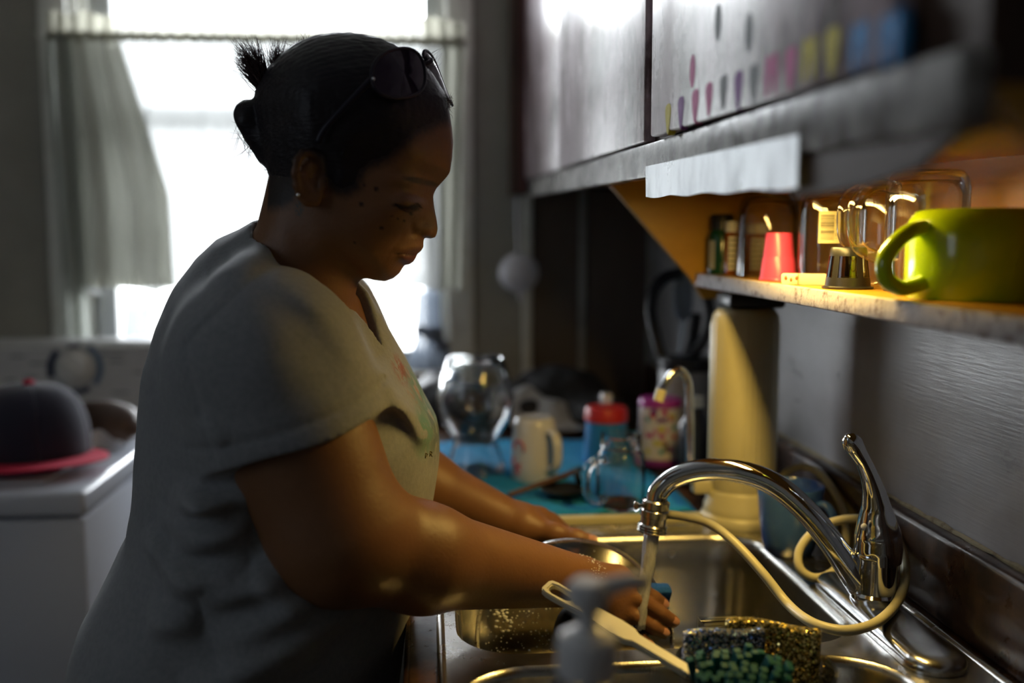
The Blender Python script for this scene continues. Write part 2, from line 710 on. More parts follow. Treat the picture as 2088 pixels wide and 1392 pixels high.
def setting(name, mb, mat, smooth=40):
    return tag(mb.build(name, mat, None, smooth), kind='structure')


b = MB()
b.box((XL - 0.15, YB, 0), (WX0, YB + 0.16, ZC)).box((WX1, YB, 0), (XR + 0.15, YB + 0.16, ZC))
b.box((WX0, YB, 0), (WX1, YB + 0.16, WZ0)).box((WX0, YB, WZ1), (WX1, YB + 0.16, ZC))
setting('wall_back', b, wall_paint)
setting('wall_right', MB().box((XR, YF - 0.15, 0), (XR + 0.15, YB, ZC)), right_paint)
setting('wall_left', MB().box((XL - 0.15, YF - 0.15, 0), (XL, YB, ZC)), wall_paint)
setting('wall_front', MB().box((XL, YF - 0.15, 0), (XR, YF, ZC)), wall_paint)
setting('floor', MB().box((XL - 0.15, YF - 0.15, -0.08), (XR + 0.15, YB + 0.16, 0)), vinyl)
setting('ceiling', MB().box((XL - 0.15, YF - 0.15, ZC), (XR + 0.15, YB + 0.16, ZC + 0.1)), ceil_m)
setting('baseboard_left', MB().box((XL, YF, 0), (XL + 0.015, YB, 0.1), 0.004), white_trim)
setting('ground', MB().box((-20, 2.9, -0.75), (20, 50, -0.65)),
        M('pale_concrete', (0.42, 0.42, 0.40), 0.9, noise=(2, (0.34, 0.34, 0.33), 0.4, 0.6)))
# brown boarded stretch of the back wall between two white battens
panel_brown = M('brown_wall_board', (0.115, 0.085, 0.062), 0.5, noise=(5, (0.085, 0.06, 0.045), 0.35, 0.65, (1, 1, 0.3)))
setting('wall_board_1', MB().box((0.262, YB - 0.006, 0.911), (0.384, YB, 1.5)), panel_brown)
setting('wall_board_2', MB().box((0.400, YB - 0.006, 0.911), (0.560, YB, 1.5)), panel_brown)
setting('trim_1', MB().box((0.238, YB - 0.020, 0.911), (0.264, YB, 2.4), 0.005), white_trim)
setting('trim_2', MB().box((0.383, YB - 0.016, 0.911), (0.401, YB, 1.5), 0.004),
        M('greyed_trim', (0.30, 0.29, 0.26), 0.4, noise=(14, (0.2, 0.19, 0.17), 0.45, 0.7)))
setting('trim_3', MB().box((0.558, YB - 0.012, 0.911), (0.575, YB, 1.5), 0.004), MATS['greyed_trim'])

# the window: casing, stool, two sashes, glass
win = thing('window_1', None, None, (0, 0, 0), kind='structure')
b = MB()
b.box((WX0 - 0.062, YB - 0.022, WZ0 - 0.02), (WX0 + 0.004, YB, WZ1 + 0.07), 0.006)
b.build('casing', white_trim, win)
MB().box((WX1 - 0.004, YB - 0.022, WZ0 - 0.02), (WX1 + 0.062, YB, WZ1 + 0.07), 0.006).build('casing', white_trim, win)
MB().box((WX0 + 0.004, YB - 0.022, WZ1 - 0.004), (WX1 - 0.004, YB, WZ1 + 0.07), 0.006).build('casing', white_trim, win)
MB().box((WX0 - 0.08, YB - 0.06, WZ0 - 0.025), (WX1 + 0.08, YB + 0.07, WZ0), 0.008).build('sill', white_trim, win)
MB().box((WX0 - 0.06, YB - 0.018, WZ0 - 0.10), (WX1 + 0.06, YB, WZ0 - 0.025), 0.004).build('apron', white_trim, win)
for s in (0, 1):
    x = WX0 if s == 0 else WX1 - 0.018
    MB().box((x, YB + 0.0, WZ0), (x + 0.018, YB + 0.16, WZ1)).build('jamb', white_trim, win)
sash_m = M('grey_white_sash', (0.42, 0.43, 0.42), 0.4)


def sash(y, z0, z1):
    b = MB()
    x0, x1 = WX0 + 0.018, WX1 - 0.018
    b.box((x0, y, z0), (x0 + 0.06, y + 0.035, z1), 0.004).box((x1 - 0.04, y, z0), (x1, y + 0.035, z1), 0.004)
    b.box((x0 + 0.06, y, z0), (x1 - 0.04, y + 0.035, z0 + 0.045), 0.004).box((x0 + 0.06, y, z1 - 0.04), (x1 - 0.04, y + 0.035, z1), 0.004)
    f = b.build('sash', sash_m, win)
    MB().box((x0 + 0.058, y + 0.015, z0 + 0.04), (x1 - 0.038, y + 0.018, z1 - 0.035)).build('pane', PANE, f)


PANE = pane_mat('window_glass', 0.05)
sash(YB + 0.03, WZ0, 1.64)
sash(YB + 0.075, 1.60, WZ1)
MB().box((WX0 + 0.018, YB + 0.03, WZ0), (WX0 + 0.03, YB + 0.075, WZ1)).build('track', white_trim, win)

# casing and pane added around the fill light; the wall behind is solid
fill_win = thing('added_window', None, None, (0, 0, 0), kind='structure')
for (y0, z0, y1, z1) in ((-0.22, 1.13, -0.15, 2.27), (0.65, 1.13, 0.72, 2.27), (-0.15, 1.13, 0.65, 1.20), (-0.15, 2.20, 0.65, 2.27)):
    MB().box((XL, y0, z0), (XL + 0.025, y1, z1), 0.004).build('casing', white_trim, fill_win)
MB().box((XL + 0.002, -0.15, 1.20), (XL + 0.006, 0.65, 2.20)).build('pane', PANE, fill_win)

# ------------------------------------------------------------------ curtain
sheer = cloth_light_mat('sheer_curtain_cloth', (0.29, 0.295, 0.29), 0.02)
thick_cloth = cloth_light_mat('gathered_curtain_cloth', (0.42, 0.42, 0.36), 0.012)
band_cloth = cloth_light_mat('curtain_heading_cloth', (0.42, 0.41, 0.34), 0.03)
cur = thing('cafe_curtain', 'sheer off-white cafe curtain gathered on a rod across the window', 'curtain', (-0.39, YB - 0.055, 1.0))
MB().tube([(-0.50, 0, 0.795), (0.50, 0, 0.795)], 0.006, 10).build('rod', white_trim, cur)


def folds(x, z, amp, ph):
    g = 0.35 + 0.65 * min(1, max(0, (0.80 - z) / 0.5))
    return amp * g * (math.sin(x * 74 + ph + 1.1 * math.sin(z * 3.1 + x * 5)) + 0.5 * math.sin(x * 131 + 2 * ph + z * 2.2))


b = MB()
def sheer_fn(s, t):
    x = -0.44 + 0.88 * s
    z = 0.79 - (0.59 + 0.008 * math.sin(s * 40)) * t
    g = 0.55 + 0.45 * min(1, t * 2)
    w = math.sin(s * 41 + 0.8 * math.sin(s * 9))
    u = x + 0.030 * g * math.sin(s * 41 + 0.8 * math.sin(s * 9) + 0.5 * math.sin(t * 3)) * (0.6 + 0.4 * math.sin(s * 13))
    return (u, 0.012 + 0.012 * g * math.cos(s * 41 + 0.8 * math.sin(s * 9) + 0.5 * math.sin(t * 3)) + folds(x, z, 0.004, 0.3), z)


b.sheet(sheer_fn, 320, 30)
b.build('sheer_panel', sheer, cur, 180)
b = MB()
b.sheet(lambda s, t: (-0.455 + (0.06 + 0.17 * (0.45 + 0.55 * min(1, t * 1.6))) * s + 0.02 * t, -0.012 + 0.014 * math.sin(s * 15 + 1.3 * t) + 0.006 * math.sin(s * 33 + 3 * t),
                      0.79 - 0.58 * t), 70, 30)
b.build('gathered_panel', thick_cloth, cur, 180)
b = MB()
b.sheet(lambda s, t: (-0.475 + 0.06 * s + 0.015 * t, -0.02 + 0.012 * math.sin(s * 11 + t), 0.79 - 0.78 * t), 30, 30)
b.build('gathered_panel', cloth_light_mat('lined_curtain_cloth', (0.46, 0.48, 0.44), 0.012), cur, 180)
b = MB()
b.sheet(lambda s, t: (0.43 + 0.055 * s - 0.012 * t, -0.008 + 0.009 * math.sin(s * 13 + 1.5 * t), 0.79 - 0.59 * t), 30, 30)
b.build('gathered_panel', thick_cloth, cur, 180)
b = MB()
b.sheet(lambda s, t: (-0.47 + 0.955 * s, -0.014 + 0.008 * math.sin(s * 190 + math.sin(s * 31)),
                      0.842 - 0.062 * t + (1 - t) * 0.006 * math.sin(s * 70 + 2 * math.sin(s * 17))), 320, 6)
b.sheet(lambda s, t: (-0.47 + 0.955 * s, -0.02 + 0.01 * math.sin(s * 190 + math.sin(s * 31)),
                      0.80 - 0.022 * t), 320, 3)
b.build('heading', band_cloth, cur, 180)

# things on the window sill, behind the curtain
fl = thing('artificial_flower', 'small red flower with green leaves behind the sheer curtain', 'flower', at(302, 560, 2.54))
fl.location.z = WZ0
b = MB().tube(spline([(0, 0, 0.0), (0.004, 0, 0.12), (-0.004, 0, 0.24), (0, 0, 0.335)], 5), 0.002, 6)
b.build('stem', M('leaf_green', (0.05, 0.16, 0.05), 0.6), fl)
for k in range(3):
    a = 2.1 * k
    MB().ball((0.018 * math.cos(a), 0.004 * math.sin(a), 0.345 + 0.01 * k), 0.017, 0.006, 0.012, 12, 8).build('leaf', MATS['leaf_green'], fl, 180)
for k in range(4):
    MB().ball((-0.02 + 0.014 * k, 0.003, 0.305 + 0.008 * (k % 2)), 0.011, 0.008, 0.009, 10, 7).build('petal', M('petal_red', (0.30, 0.02, 0.05), 0.5), fl, 180)
MB().lathe([(0.0, 0), (0.022, 0), (0.028, 0.05), (0.026, 0.05), (0.02, 0.005)], 20).build('pot', white_trim, fl)

bag_m = cloth_light_mat('pale_blue_plastic_film', (0.28, 0.32, 0.38), 0.25)


def bag(name, label, cx, w, h, y, spots):
    t = thing(name, label, 'bag', (cx, y, WZ0))
    def fn(s, u):
        a = 2 * math.pi * s
        k = (1 - 0.35 * u) * (0.75 + 0.25 * math.sin(math.pi * min(1, u * 2 + 0.25)))
        return (w * k * math.cos(a) * (1 + 0.07 * math.sin(5 * a + 7 * u)), 0.022 * k * math.sin(a) * (1 + 0.2 * math.sin(9 * a + 5 * u)),
                h * u + 0.006 * math.sin(7 * a) * u)
    fix_normals(MB().sheet(fn, 48, 16).build('film', bag_m, t, 180))
    for (sx, sz, r, c) in spots:
        MB().ball((sx, -0.004, sz), r, 0.006, r * 0.8, 12, 8).build('printed_item', M('bag_item_%s' % c[0], c[1], 0.5), t, 180)
    return t


bag('plastic_bag', 'pale blue plastic bag with dark red spots below the gathered end of the curtain', -0.70, 0.055, 0.17, 2.475,
    [(-0.045, 0.03, 0.018, ('plum', (0.18, 0.03, 0.10))), (0.02, 0.045, 0.02, ('rose', (0.45, 0.20, 0.28))), (-0.01, 0.02, 0.018, ('blue', (0.2, 0.28, 0.5)))])
bag('plastic_bag', 'pale blue plastic bag with a grey bundle on the window sill above the glass vase', 0.005, 0.055, 0.20, 2.475,
    [(0.01, 0.09, 0.026, ('slate', (0.13, 0.14, 0.20))), (0.03, 0.06, 0.022, ('slate', (0.13, 0.14, 0.20))), (-0.02, 0.1, 0.016, ('slate', (0.13, 0.14, 0.20)))])

# ================================================================== WALL CABINET WITH ITS SHELF
ZB = 1.4054            # underside of the face frame at y = 1.5; the cabinet hangs a little out of level
TILT = 0.024


def sh(mb):
    mb.v = [(p[0], p[1], p[2] + TILT * (p[1] - 1.5)) for p in mb.v]
    return mb


varnish = M('worn_varnish_painted_sheen', (0.10, 0.055, 0.055), 0.3, noise=(15, (0.60, 0.48, 0.52), 0.36, 0.54, (1, 1, 0.5)),
            rough_noise=(13, 0.12, 0.36, (1, 1, 0.5)), bump=(55, 0.12, (1, 1, 0.35)), spec=0.9, coat=1.0)  # pale tone paints the window's sheen into the colour; dark specks are wear
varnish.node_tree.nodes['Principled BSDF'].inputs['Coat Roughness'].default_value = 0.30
rail_m = M('scuffed_rail_painted_sheen', (0.12, 0.10, 0.095), 0.28, noise=(22, (0.44, 0.43, 0.41), 0.40, 0.60), rough_noise=(18, 0.15, 0.5), bump=(60, 0.2))  # scuffs, with reflected window sheen also lightened into the colour
carc_m = M('cabinet_brown', (0.04, 0.022, 0.016), 0.6, spec=0.25, noise=(7, (0.075, 0.042, 0.028), 0.4, 0.65, (1, 0.3, 1)))
edge_m = M('worn_white_edge', (0.40, 0.37, 0.38), 0.5, noise=(60, (0.12, 0.075, 0.05), 0.52, 0.66), bump=(80, 0.3))

warm_wood = M('orange_stained_wood', (0.46, 0.24, 0.02), 0.36, noise=(5, (0.34, 0.16, 0.012), 0.3, 0.7, (1, 0.25, 3)), bump=(40, 0.12, (1, 0.2, 3)))
cab = thing('wall_cabinet', 'dark varnished wall cabinet over the sink with a low open shelf beneath', 'cabinet', (0, 0, 0))
b = MB()
b.box((0.262, 0.45, ZB + 0.020), (0.574, 2.47, ZB + 0.036)).box((0.262, 0.45, ZB + 0.036), (0.574, 0.466, 2.13))
b.box((0.262, 2.454, ZB + 0.036), (0.574, 2.47, 2.13)).box((0.262, 0.45, 2.13), (0.574, 2.47, 2.146))
b.box((0.566, 0.466, ZB + 0.036), (0.574, 2.454, 2.13))
sh(b).build('carcass', carc_m, cab)
sh(MB().box((0.264, 0.466, ZB + 0.0165), (0.569, 1.49, ZB + 0.0200))).build('bottom_board', warm_wood, cab)
sh(MB().box((0.246, 0.45, ZB), (0.264, 2.42, ZB + 0.0375), 0.003)).build('bottom_rail', rail_m, cab)
for y0, y1 in ((0.45, 0.55), (1.03, 1.14), (1.75, 1.84), (2.38, 2.42)):
    sh(MB().box((0.258, y0, ZB + 0.0375), (0.2615, y1, 2.13))).build('stile', carc_m, cab)
doors = []
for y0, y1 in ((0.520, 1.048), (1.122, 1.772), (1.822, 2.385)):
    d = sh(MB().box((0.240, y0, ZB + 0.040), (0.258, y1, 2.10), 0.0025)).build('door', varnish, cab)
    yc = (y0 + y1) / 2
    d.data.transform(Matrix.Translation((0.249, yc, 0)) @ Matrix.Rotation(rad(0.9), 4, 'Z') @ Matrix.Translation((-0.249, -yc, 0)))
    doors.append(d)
chrome_dull = M('dull_hinge_metal', (0.55, 0.52, 0.48), 0.35, 1.0)
b = MB()
for z in (1.545, 1.80):
    b = MB().tube([(0.235, 2.40, z), (0.235, 2.40, z + 0.07)], 0.005, 10)
    b.box((0.232, 2.40, z + 0.01), (0.238, 2.425, z + 0.06))
    b.build('hinge', chrome_dull, cab)
MB().box((0.206, 2.40, ZB + 0.026), (0.245, 2.496, 2.13), 0.003).build('filler_board', carc_m, cab)
MB().box((0.226, 2.388, ZB + 0.03), (0.2395, 2.40, 2.13), 0.002).build('filler_board', M('filler_wine_red', (0.10, 0.03, 0.028), 0.35), cab)


def bracket(y):
    p = [(0.262, ZB + TILT * (y - 1.5) + 0.02), (0.574, ZB + TILT * (y - 1.5) + 0.02), (0.574, 1.235), (0.425, 1.235), (0.408, 1.262)]
    MB().prism(p, (0, y, 0), (1, 0, 0), (0, 0, 1), -0.016).build('end_bracket', warm_wood, cab)


bracket(1.50); bracket(0.45)
MB().box((0.420, 0.450, 1.256), (0.570, 1.50, 1.274)).build('shelf_board', warm_wood, cab)
MB().box((0.411, 0.450, 1.2545), (0.421, 1.508, 1.2745), 0.002).build('shelf_edge', edge_m, cab)
MB().box((0.5690, 0.466, 1.2742), (0.5745, 1.50, ZB + 0.012)).build('back_board', warm_wood, cab)
MB().prism([(0.452, -0.004), (0.498, -0.020), (0.560, -0.0255), (0.670, -0.028), (0.670, 0.008), (0.452, 0.008)],
           (0.256, 0, ZB + TILT * (0.56 - 1.5) + 0.002), (0, 1, 0), (0, 0, 1), -0.006).build('valance', carc_m, cab)
foil = M('foil_strip_silver', (0.82, 0.85, 0.88), 0.3, 0.6, noise=(16, (0.45, 0.47, 0.50), 0.48, 0.70, (1, 1, 0.4)), rough_noise=(14, 0.2, 0.5), bump=(24, 0.55, (1, 1, 0.2)))
b = MB()
b.sheet(lambda s, t: (0.2440 + 0.0009 * math.sin(s * 33) * t, 0.646 + 0.460 * s,
                      ZB + TILT * (0.646 + 0.46 * s - 1.5) + 0.012 - (0.0345 + 0.001 * math.sin(s * 23)) * t), 50, 6, 0.0012)
tag(b.build('foil_strip', foil, None, 40), 'crinkled silver foil strip taped along the bottom rail of the wall cabinet', 'foil strip')
for nm, y in (('hook', 2.435),):
    MB().tube(spline([(0.222, y, 1.436), (0.222, y - 0.012, 1.424), (0.222, y - 0.016, 1.410), (0.222, y - 0.006, 1.402), (0.222, y + 0.004, 1.41)], 4), 0.0022, 8).build('hook', chrome_dull, cab)

# under-cabinet lamp
lamp = thing('under_cabinet_light', 'slim white tube lamp glowing warm above the shelf of glasses', 'lamp', (0.37, 1.04, 1.3955))
MB().box((-0.022, -0.155, 0.003), (0.022, 0.155, 0.0105), 0.002).build('housing', M('lamp_white', (0.7, 0.7, 0.66), 0.4), lamp)
tube_glow = bpy.data.materials.new('warm_tube_glow'); tube_glow.use_nodes = True
_b = tube_glow.node_tree.nodes['Principled BSDF']
_b.inputs['Emission Color'].default_value = (1, 0.72, 0.30, 1); _b.inputs['Emission Strength'].default_value = 6.0
MB().tube([(0, -0.135, 0.001), (0, 0.135, 0.001)], 0.0035, 10).build('tube', tube_glow, lamp)
cord = MB().tube(spline([(0.362, 0.868, 1.4005), (0.300, 0.690, 1.380), (0.280, 0.640, 1.372), (0.274, 0.570, 1.372), (0.276, 0.500, 1.384), (0.30, 0.455, 1.3905)], 8), 0.0028, 8)
tag(cord.build('lamp_cord', M('grey_cord', (0.22, 0.21, 0.2), 0.5)), 'thin grey lamp cord looping under the wall cabinet', 'cord')

# foam magnets on the cabinet door
drop = [(0, -0.5), (0.13, -0.42), (0.22, -0.2), (0.33, 0.1), (0.36, 0.3), (0.28, 0.45), (0.12, 0.5), (-0.12, 0.5), (-0.28, 0.45), (-0.36, 0.3), (-0.33, 0.1), (-0.22, -0.2), (-0.13, -0.42)]
twin = [(-0.34, -0.5), (-0.18, -0.5), (-0.06, -0.05), (0.0, 0.1), (0.06, -0.05), (0.18, -0.5), (0.34, -0.5), (0.44, -0.1), (0.42, 0.3), (0.30, 0.5), (0.1, 0.42), (0, 0.34), (-0.1, 0.42), (-0.30, 0.5), (-0.42, 0.3), (-0.44, -0.1)]
oval = [(0.28 * math.cos(a), 0.5 * math.sin(a)) for a in (2 * math.pi * k / 16 for k in range(16))]
FOAM = {'yellow': (0.58, 0.48, 0.02), 'purple': (0.22, 0.06, 0.28), 'pink': (0.62, 0.12, 0.32), 'grey': (0.20, 0.21, 0.22), 'blue': (0.03, 0.24, 0.58)}
ROW = [(1352, 243, 'yellow', drop, 0.031, 'first yellow petal-shaped foam magnet at the low corner of the cabinet door'),
       (1376, 230, 'purple', drop, 0.031, 'purple petal-shaped foam magnet beside the corner yellow one'),
       (1403, 217, 'pink', drop, 0.031, 'pink petal-shaped foam magnet between the purple one and another pink one'),
       (1429, 203, 'pink', drop, 0.030, 'pink petal-shaped foam magnet beside a grey one in the low row'),
       (1456, 190, 'grey', drop, 0.030, 'grey foam magnet between a pink and a purple one in the low row'),
       (1484, 184, 'purple', drop, 0.031, 'purple foam magnet between two grey ones in the low row'),
       (1513, 170, 'grey', drop, 0.030, 'grey foam magnet between a purple and a wide pink one in the low row'),
       (1546, 150, 'pink', twin, 0.031, 'wide two-lobed pink foam magnet after the second grey one'),
       (1582, 140, 'pink', drop, 0.030, 'pink foam magnet next to the first of the large yellow pair'),
       (1617, 117, 'yellow', twin, 0.030, 'large yellow foam magnet next to the last pink one'),
       (1660, 106, 'yellow', drop, 0.031, 'large yellow foam magnet next to the blue pair'),
       (1712, 90, 'blue', twin, 0.029, 'blue foam magnet next to the large yellow pair'),
       (1768, 76, 'blue', twin, 0.029, 'last blue foam magnet at the near end of the row'),
       (1398, 145, 'pink', oval, 0.031, 'single pink foam magnet above the low row'),
       (1446, 46, 'grey', oval, 0.032, 'grey oval foam magnet high on the door, farther one of the pair'),
       (1504, 66, 'grey', oval, 0.031, 'grey oval foam magnet high on the door, nearer one of the pair')]
for (px, py, c, poly, h, lab) in ROW:
    p = at_x(px, py, 0.232)
    xs_ = 0.240 - math.tan(rad(0.9)) * (p.y - 0.784)
    b = MB().prism([(q[0] * h, q[1] * h) for q in poly], (0, 0, 0), (math.sin(rad(0.9)), -math.cos(rad(0.9)), 0), (0, 0, 1), -0.0075, 0.001)
    o = b.build('foam_magnet', M('foam_' + c, FOAM[c], 0.75, bump=(300, 0.3)), None, 40, (xs_ - 0.0003, p.y, p.z))
    fix_normals(o)
    tag(o, lab, 'magnet', 'foam magnets on the cabinet door')

# ================================================================== COUNTER, SINK
lam = M('brown_mottled_laminate', (0.030, 0.014, 0.009), 0.32, noise=(26, (0.13, 0.060, 0.026), 0.45, 0.75), bump=(60, 0.1), rough_noise=(20, 0.2, 0.5))
SX0, SX1, SY0, SY1 = 0.008, 0.545, 0.50, 1.392
ctr = thing('countertop', 'dark brown mottled countertop with a low backsplash along the wall', 'countertop', (0, 0, 0))
b = MB()
for a, c in (((-0.02, -0.6), (0.574, SY0 + 0.015)), ((-0.02, SY1 - 0.015), (0.574, YB - 0.001)),
             ((-0.02, SY0 + 0.015), (SX0 + 0.015, SY1 - 0.015)), ((SX1 - 0.012, SY0 + 0.015), (0.574, SY1 - 0.015))):
    b.box((a[0], a[1], 0.872), (c[0], c[1], 0.910))
b.build('worktop', lam, ctr)
MB().box((-0.026, -0.6, 0.868), (-0.018, YB - 0.001, 0.909), 0.003).build('front_edge', lam, ctr)
MB().box((0.553, -0.6, 0.910), (0.575, YB - 0.001, 1.008), 0.007, 3).build('backsplash', lam, ctr)
b = MB()
pts = [(0.5735, -0.6 + 0.02 * i, 1.0085 + 0.0008 * math.sin(i * 2.3)) for i in range(155)]
b.tube(pts, [0.0032 + 0.0009 * math.sin(i * 1.7) + 0.0006 * math.sin(i * 0.63) for i in range(155)], 6)
b.build('caulk_bead', M('yellowed_caulk', (0.36, 0.30, 0.18), 0.6, noise=(40, (0.12, 0.07, 0.03), 0.5, 0.7)), ctr)

base = thing('base_cabinet', 'dark brown base cabinet under the sink counter', 'cabinet', (0, 0, 0))
MB().box((0.03, -0.6, 0.1), (0.574, SY0 - 0.02, 0.868)).box((0.03, SY1 + 0.02, 0.1), (0.574, YB - 0.002, 0.868))\
    .box((0.03, SY0 - 0.02, 0.1), (0.05 - 0.012, SY1 + 0.02, 0.868)).box((0.06, -0.6, 0.0), (0.574, YB - 0.002, 0.1)).build('carcass', carc_m, base)
for y0, y1 in ((-0.55, -0.05), (0.0, 0.5), (0.55, 0.97), (1.0, 1.43), (1.48, 1.94), (1.97, 2.46)):
    d = MB().box((0.010, y0, 0.14), (0.030, y1, 0.84), 0.004).build('door', carc_m, base)
    MB().ball((0.000, y1 - 0.05, 0.76), 0.010, 0.014, 0.014, 14, 9).build('knob', chrome_dull, d)

steel = M('stainless_steel', (0.56, 0.55, 0.52), 0.24, 1.0, rough_noise=(9, 0.17, 0.34), bump=(120, 0.05, (1, 8, 1)))
steel_dull = M('brushed_basin_steel', (0.40, 0.39, 0.36), 0.24, 1.0, rough_noise=(8, 0.17, 0.30), bump=(90, 0.06, (6, 6, 1)))
snk = thing('sink', 'stainless steel double-bowl sink set in the brown counter', 'sink', (0, 0, 0))
BAS = [(0.034, 0.450, 0.966, 1.338), (0.034, 0.450, 0.560, 0.926)]


def loop_at(x0, x1, y0, y1, r, z, n=8):
    return [Vector((p[0], p[1], z)) for p in rrect((x1 - x0) / 2, (y1 - y0) / 2, r, n, (x0 + x1) / 2, (y0 + y1) / 2)]


bm = bmesh.new()
def ring(pts):
    vs = [bm.verts.new(p) for p in pts]
    return [bm.edges.new((vs[i], vs[(i + 1) % len(vs)])) for i in range(len(vs))]
ZD = 0.9125
E = ring(loop_at(SX0 + 0.008, SX1 - 0.008, SY0 + 0.008, SY1 - 0.008, 0.03, ZD))
for (x0, x1, y0, y1) in BAS:
    E += ring(loop_at(x0 - 0.006, x1 + 0.006, y0 - 0.006, y1 + 0.006, 0.066, ZD))
bmesh.ops.triangle_fill(bm, use_beauty=True, edges=E, normal=(0, 0, 1))
bmesh.ops.recalc_face_normals(bm, faces=bm.faces[:])
bm.verts.index_update()
b = MB().add([v.co.copy() for v in bm.verts], [[v.index for v in f.verts] for f in bm.faces]); bm.free()
prof = [(0.008, ZD), (0.005, ZD + 0.003), (0.002, ZD + 0.003), (0.0, ZD + 0.001), (-0.001, 0.9102)]
b.loft([loop_at(SX0 + o, SX1 - o, SY0 + o, SY1 - o, 0.03, z) for o, z in prof])
b.build('rim', steel, snk, 60)
for (x0, x1, y0, y1) in BAS:
    b = MB()
    L = [(-0.006, 0.0), (-0.004, -0.0012), (-0.001, -0.004), (0.001, -0.010), (0.003, -0.05), (0.006, -0.12), (0.012, -0.150), (0.024, -0.166), (0.042, -0.172), (0.085, -0.174), (0.13, -0.176)]
    b.loft([loop_at(x0 + o, x1 - o, y0 + o, y1 - o, max(0.060 - o * 0.2, 0.03), ZD + z, 10) for o, z in L], True, False, True)
    bs = b.build('basin', steel_dull, snk, 60)
    cx, cy = (x0 + x1) / 2, (y0 + y1) / 2
    MB().lathe([(0.044, 0.001), (0.040, 0.003), (0.036, 0.001), (0.030, -0.008), (0.0, -0.009)], 32, (cx, cy, ZD - 0.1745)).build('drain', steel, bs)

chrome = M('chrome', (0.62, 0.63, 0.65), 0.055, 1.0, rough_noise=(20, 0.03, 0.11))
fau = thing('kitchen_faucet', 'chrome single-lever kitchen faucet with a long low spout, water running', 'faucet', (0.500, 1.048, ZD))
o0 = Vector((0.500, 1.048, ZD))
b = MB()
for z, g in ((0, 0), (0.006, 0), (0.011, 0.003), (0.013, 0.009)):
    pass
b.loft([[Vector((p[0], p[1], z)) for p in rrect(0.031 - g, 0.138 - g, 0.030 - g, 10, -0.008, -0.040)]
        for z, g in ((0.0005, 0), (0.006, 0), (0.011, 0.003), (0.014, 0.010), (0.015, 0.018))], True, False, True)
b.build('deck_plate', M('satin_chrome', (0.50, 0.50, 0.50), 0.2, 1.0, rough_noise=(20, 0.14, 0.28)), fau, 60)
MB().lathe([(0.0275, 0.014), (0.0275, 0.019), (0.0245, 0.022), (0.0245, 0.060), (0.0252, 0.061), (0.0252, 0.066), (0.0240, 0.0675), (0.0, 0.0675)], 40).build('body', chrome, fau)
# spout
SP = [at(1782, 1236, 1.050), at(1745, 1180, 1.052), at(1700, 1112, 1.062), at(1645, 1043, 1.076), at(1580, 988, 1.092), at(1510, 962, 1.106), at(1438, 957, 1.120), at(1378, 972, 1.130), at(1345, 1000, 1.134), at(1338, 1022, 1.134)]
SP = [p - o0 for p in SP]
sp_r = [0.0160, 0.0154, 0.0143, 0.0139, 0.0136, 0.0133, 0.0130, 0.0126, 0.0124, 0.0124]
pts = spline(SP, 6)
rr = [sp_r[min(i // 6, 8)] + (sp_r[min(i // 6 + 1, 9)] - sp_r[min(i // 6, 8)]) * (i % 6) / 6 for i in range(len(pts))]
MB().tube(pts, rr, 20).build('spout', chrome, fau, 60)
A0 = at(1338, 1018, 1.134) - o0
ad = (at(1329, 1085, 1.134) - at(1338, 1018, 1.134)); al = ad.length; ad.normalize()
aer_m = M('aged_chrome', (0.42, 0.40, 0.36), 0.16, 1.0, rough_noise=(30, 0.08, 0.3))
b = MB()
pr = [(0.0135, 0.0), (0.0165, 0.002), (0.0165, 0.010), (0.0150, 0.011), (0.0168, 0.013)]
pr += [(0.0168, 0.020), (0.0150, 0.0212), (0.0150, 0.029), (0.0168, 0.030)]
for k in range(3):
    pr += [(0.0178, 0.0315 + k * 0.0032), (0.0166, 0.0331 + k * 0.0032)]
pr += [(0.0150, al), (0.0110, al), (0.0105, al - 0.006), (0.0, al - 0.006)]
b.lathe(pr, 40, A0, axis=ad, rfun=lambda a, z: 1 + (0.02 * math.sin(a * 20) if 0.0 < 1 else 0) * 0)
ar = b.build('aerator', aer_m, fau, 30)
kn = at(1314, 1030, 1.131) - o0
b = MB().tube([kn, kn + Vector((-0.006, -0.002, 0.0005)), kn + Vector((-0.011, -0.003, 0.001))], [0.0022, 0.002, 0.0050], 14)
b.tube([kn + Vector((-0.011, -0.003, 0.001)), kn + Vector((-0.0125, -0.0035, 0.001))], [0.005, 0.003], 14)
b.build('diverter_knob', aer_m, fau)
# lever handle
b = MB()
HP = [(1791, 1143, 1.047, 0.0248), (1791, 1118, 1.047, 0.0262), (1790, 1088, 1.046, 0.0252), (1788, 1058, 1.043, 0.0205), (1786, 1028, 1.039, 0.0152), (1781, 998, 1.034, 0.0118),
      (1772, 968, 1.028, 0.0094), (1760, 940, 1.021, 0.0082), (1748, 920, 1.016, 0.0095), (1739, 905, 1.011, 0.0108), (1732, 895, 1.007, 0.0085), (1728, 889, 1.005, 0.003)]
hp = spline([at(a, c, d) - o0 for a, c, d, r in HP], 5)
hr = []
for i in range(len(hp)):
    k = min(i // 5, len(HP) - 2); t = (i - 5 * k) / 5
    hr.append(HP[k][3] + (HP[k + 1][3] - HP[k][3]) * t)
hd = b.tube(hp, hr, 28).build('lever', chrome, fau, 80)
kp = at(1762, 1074, 1.026) - o0
MB().ball(kp, 0.0035, 0.0035, 0.0042, 12, 8).build('index_button', M('button_white', (0.6, 0.62, 0.65), 0.2), hd)

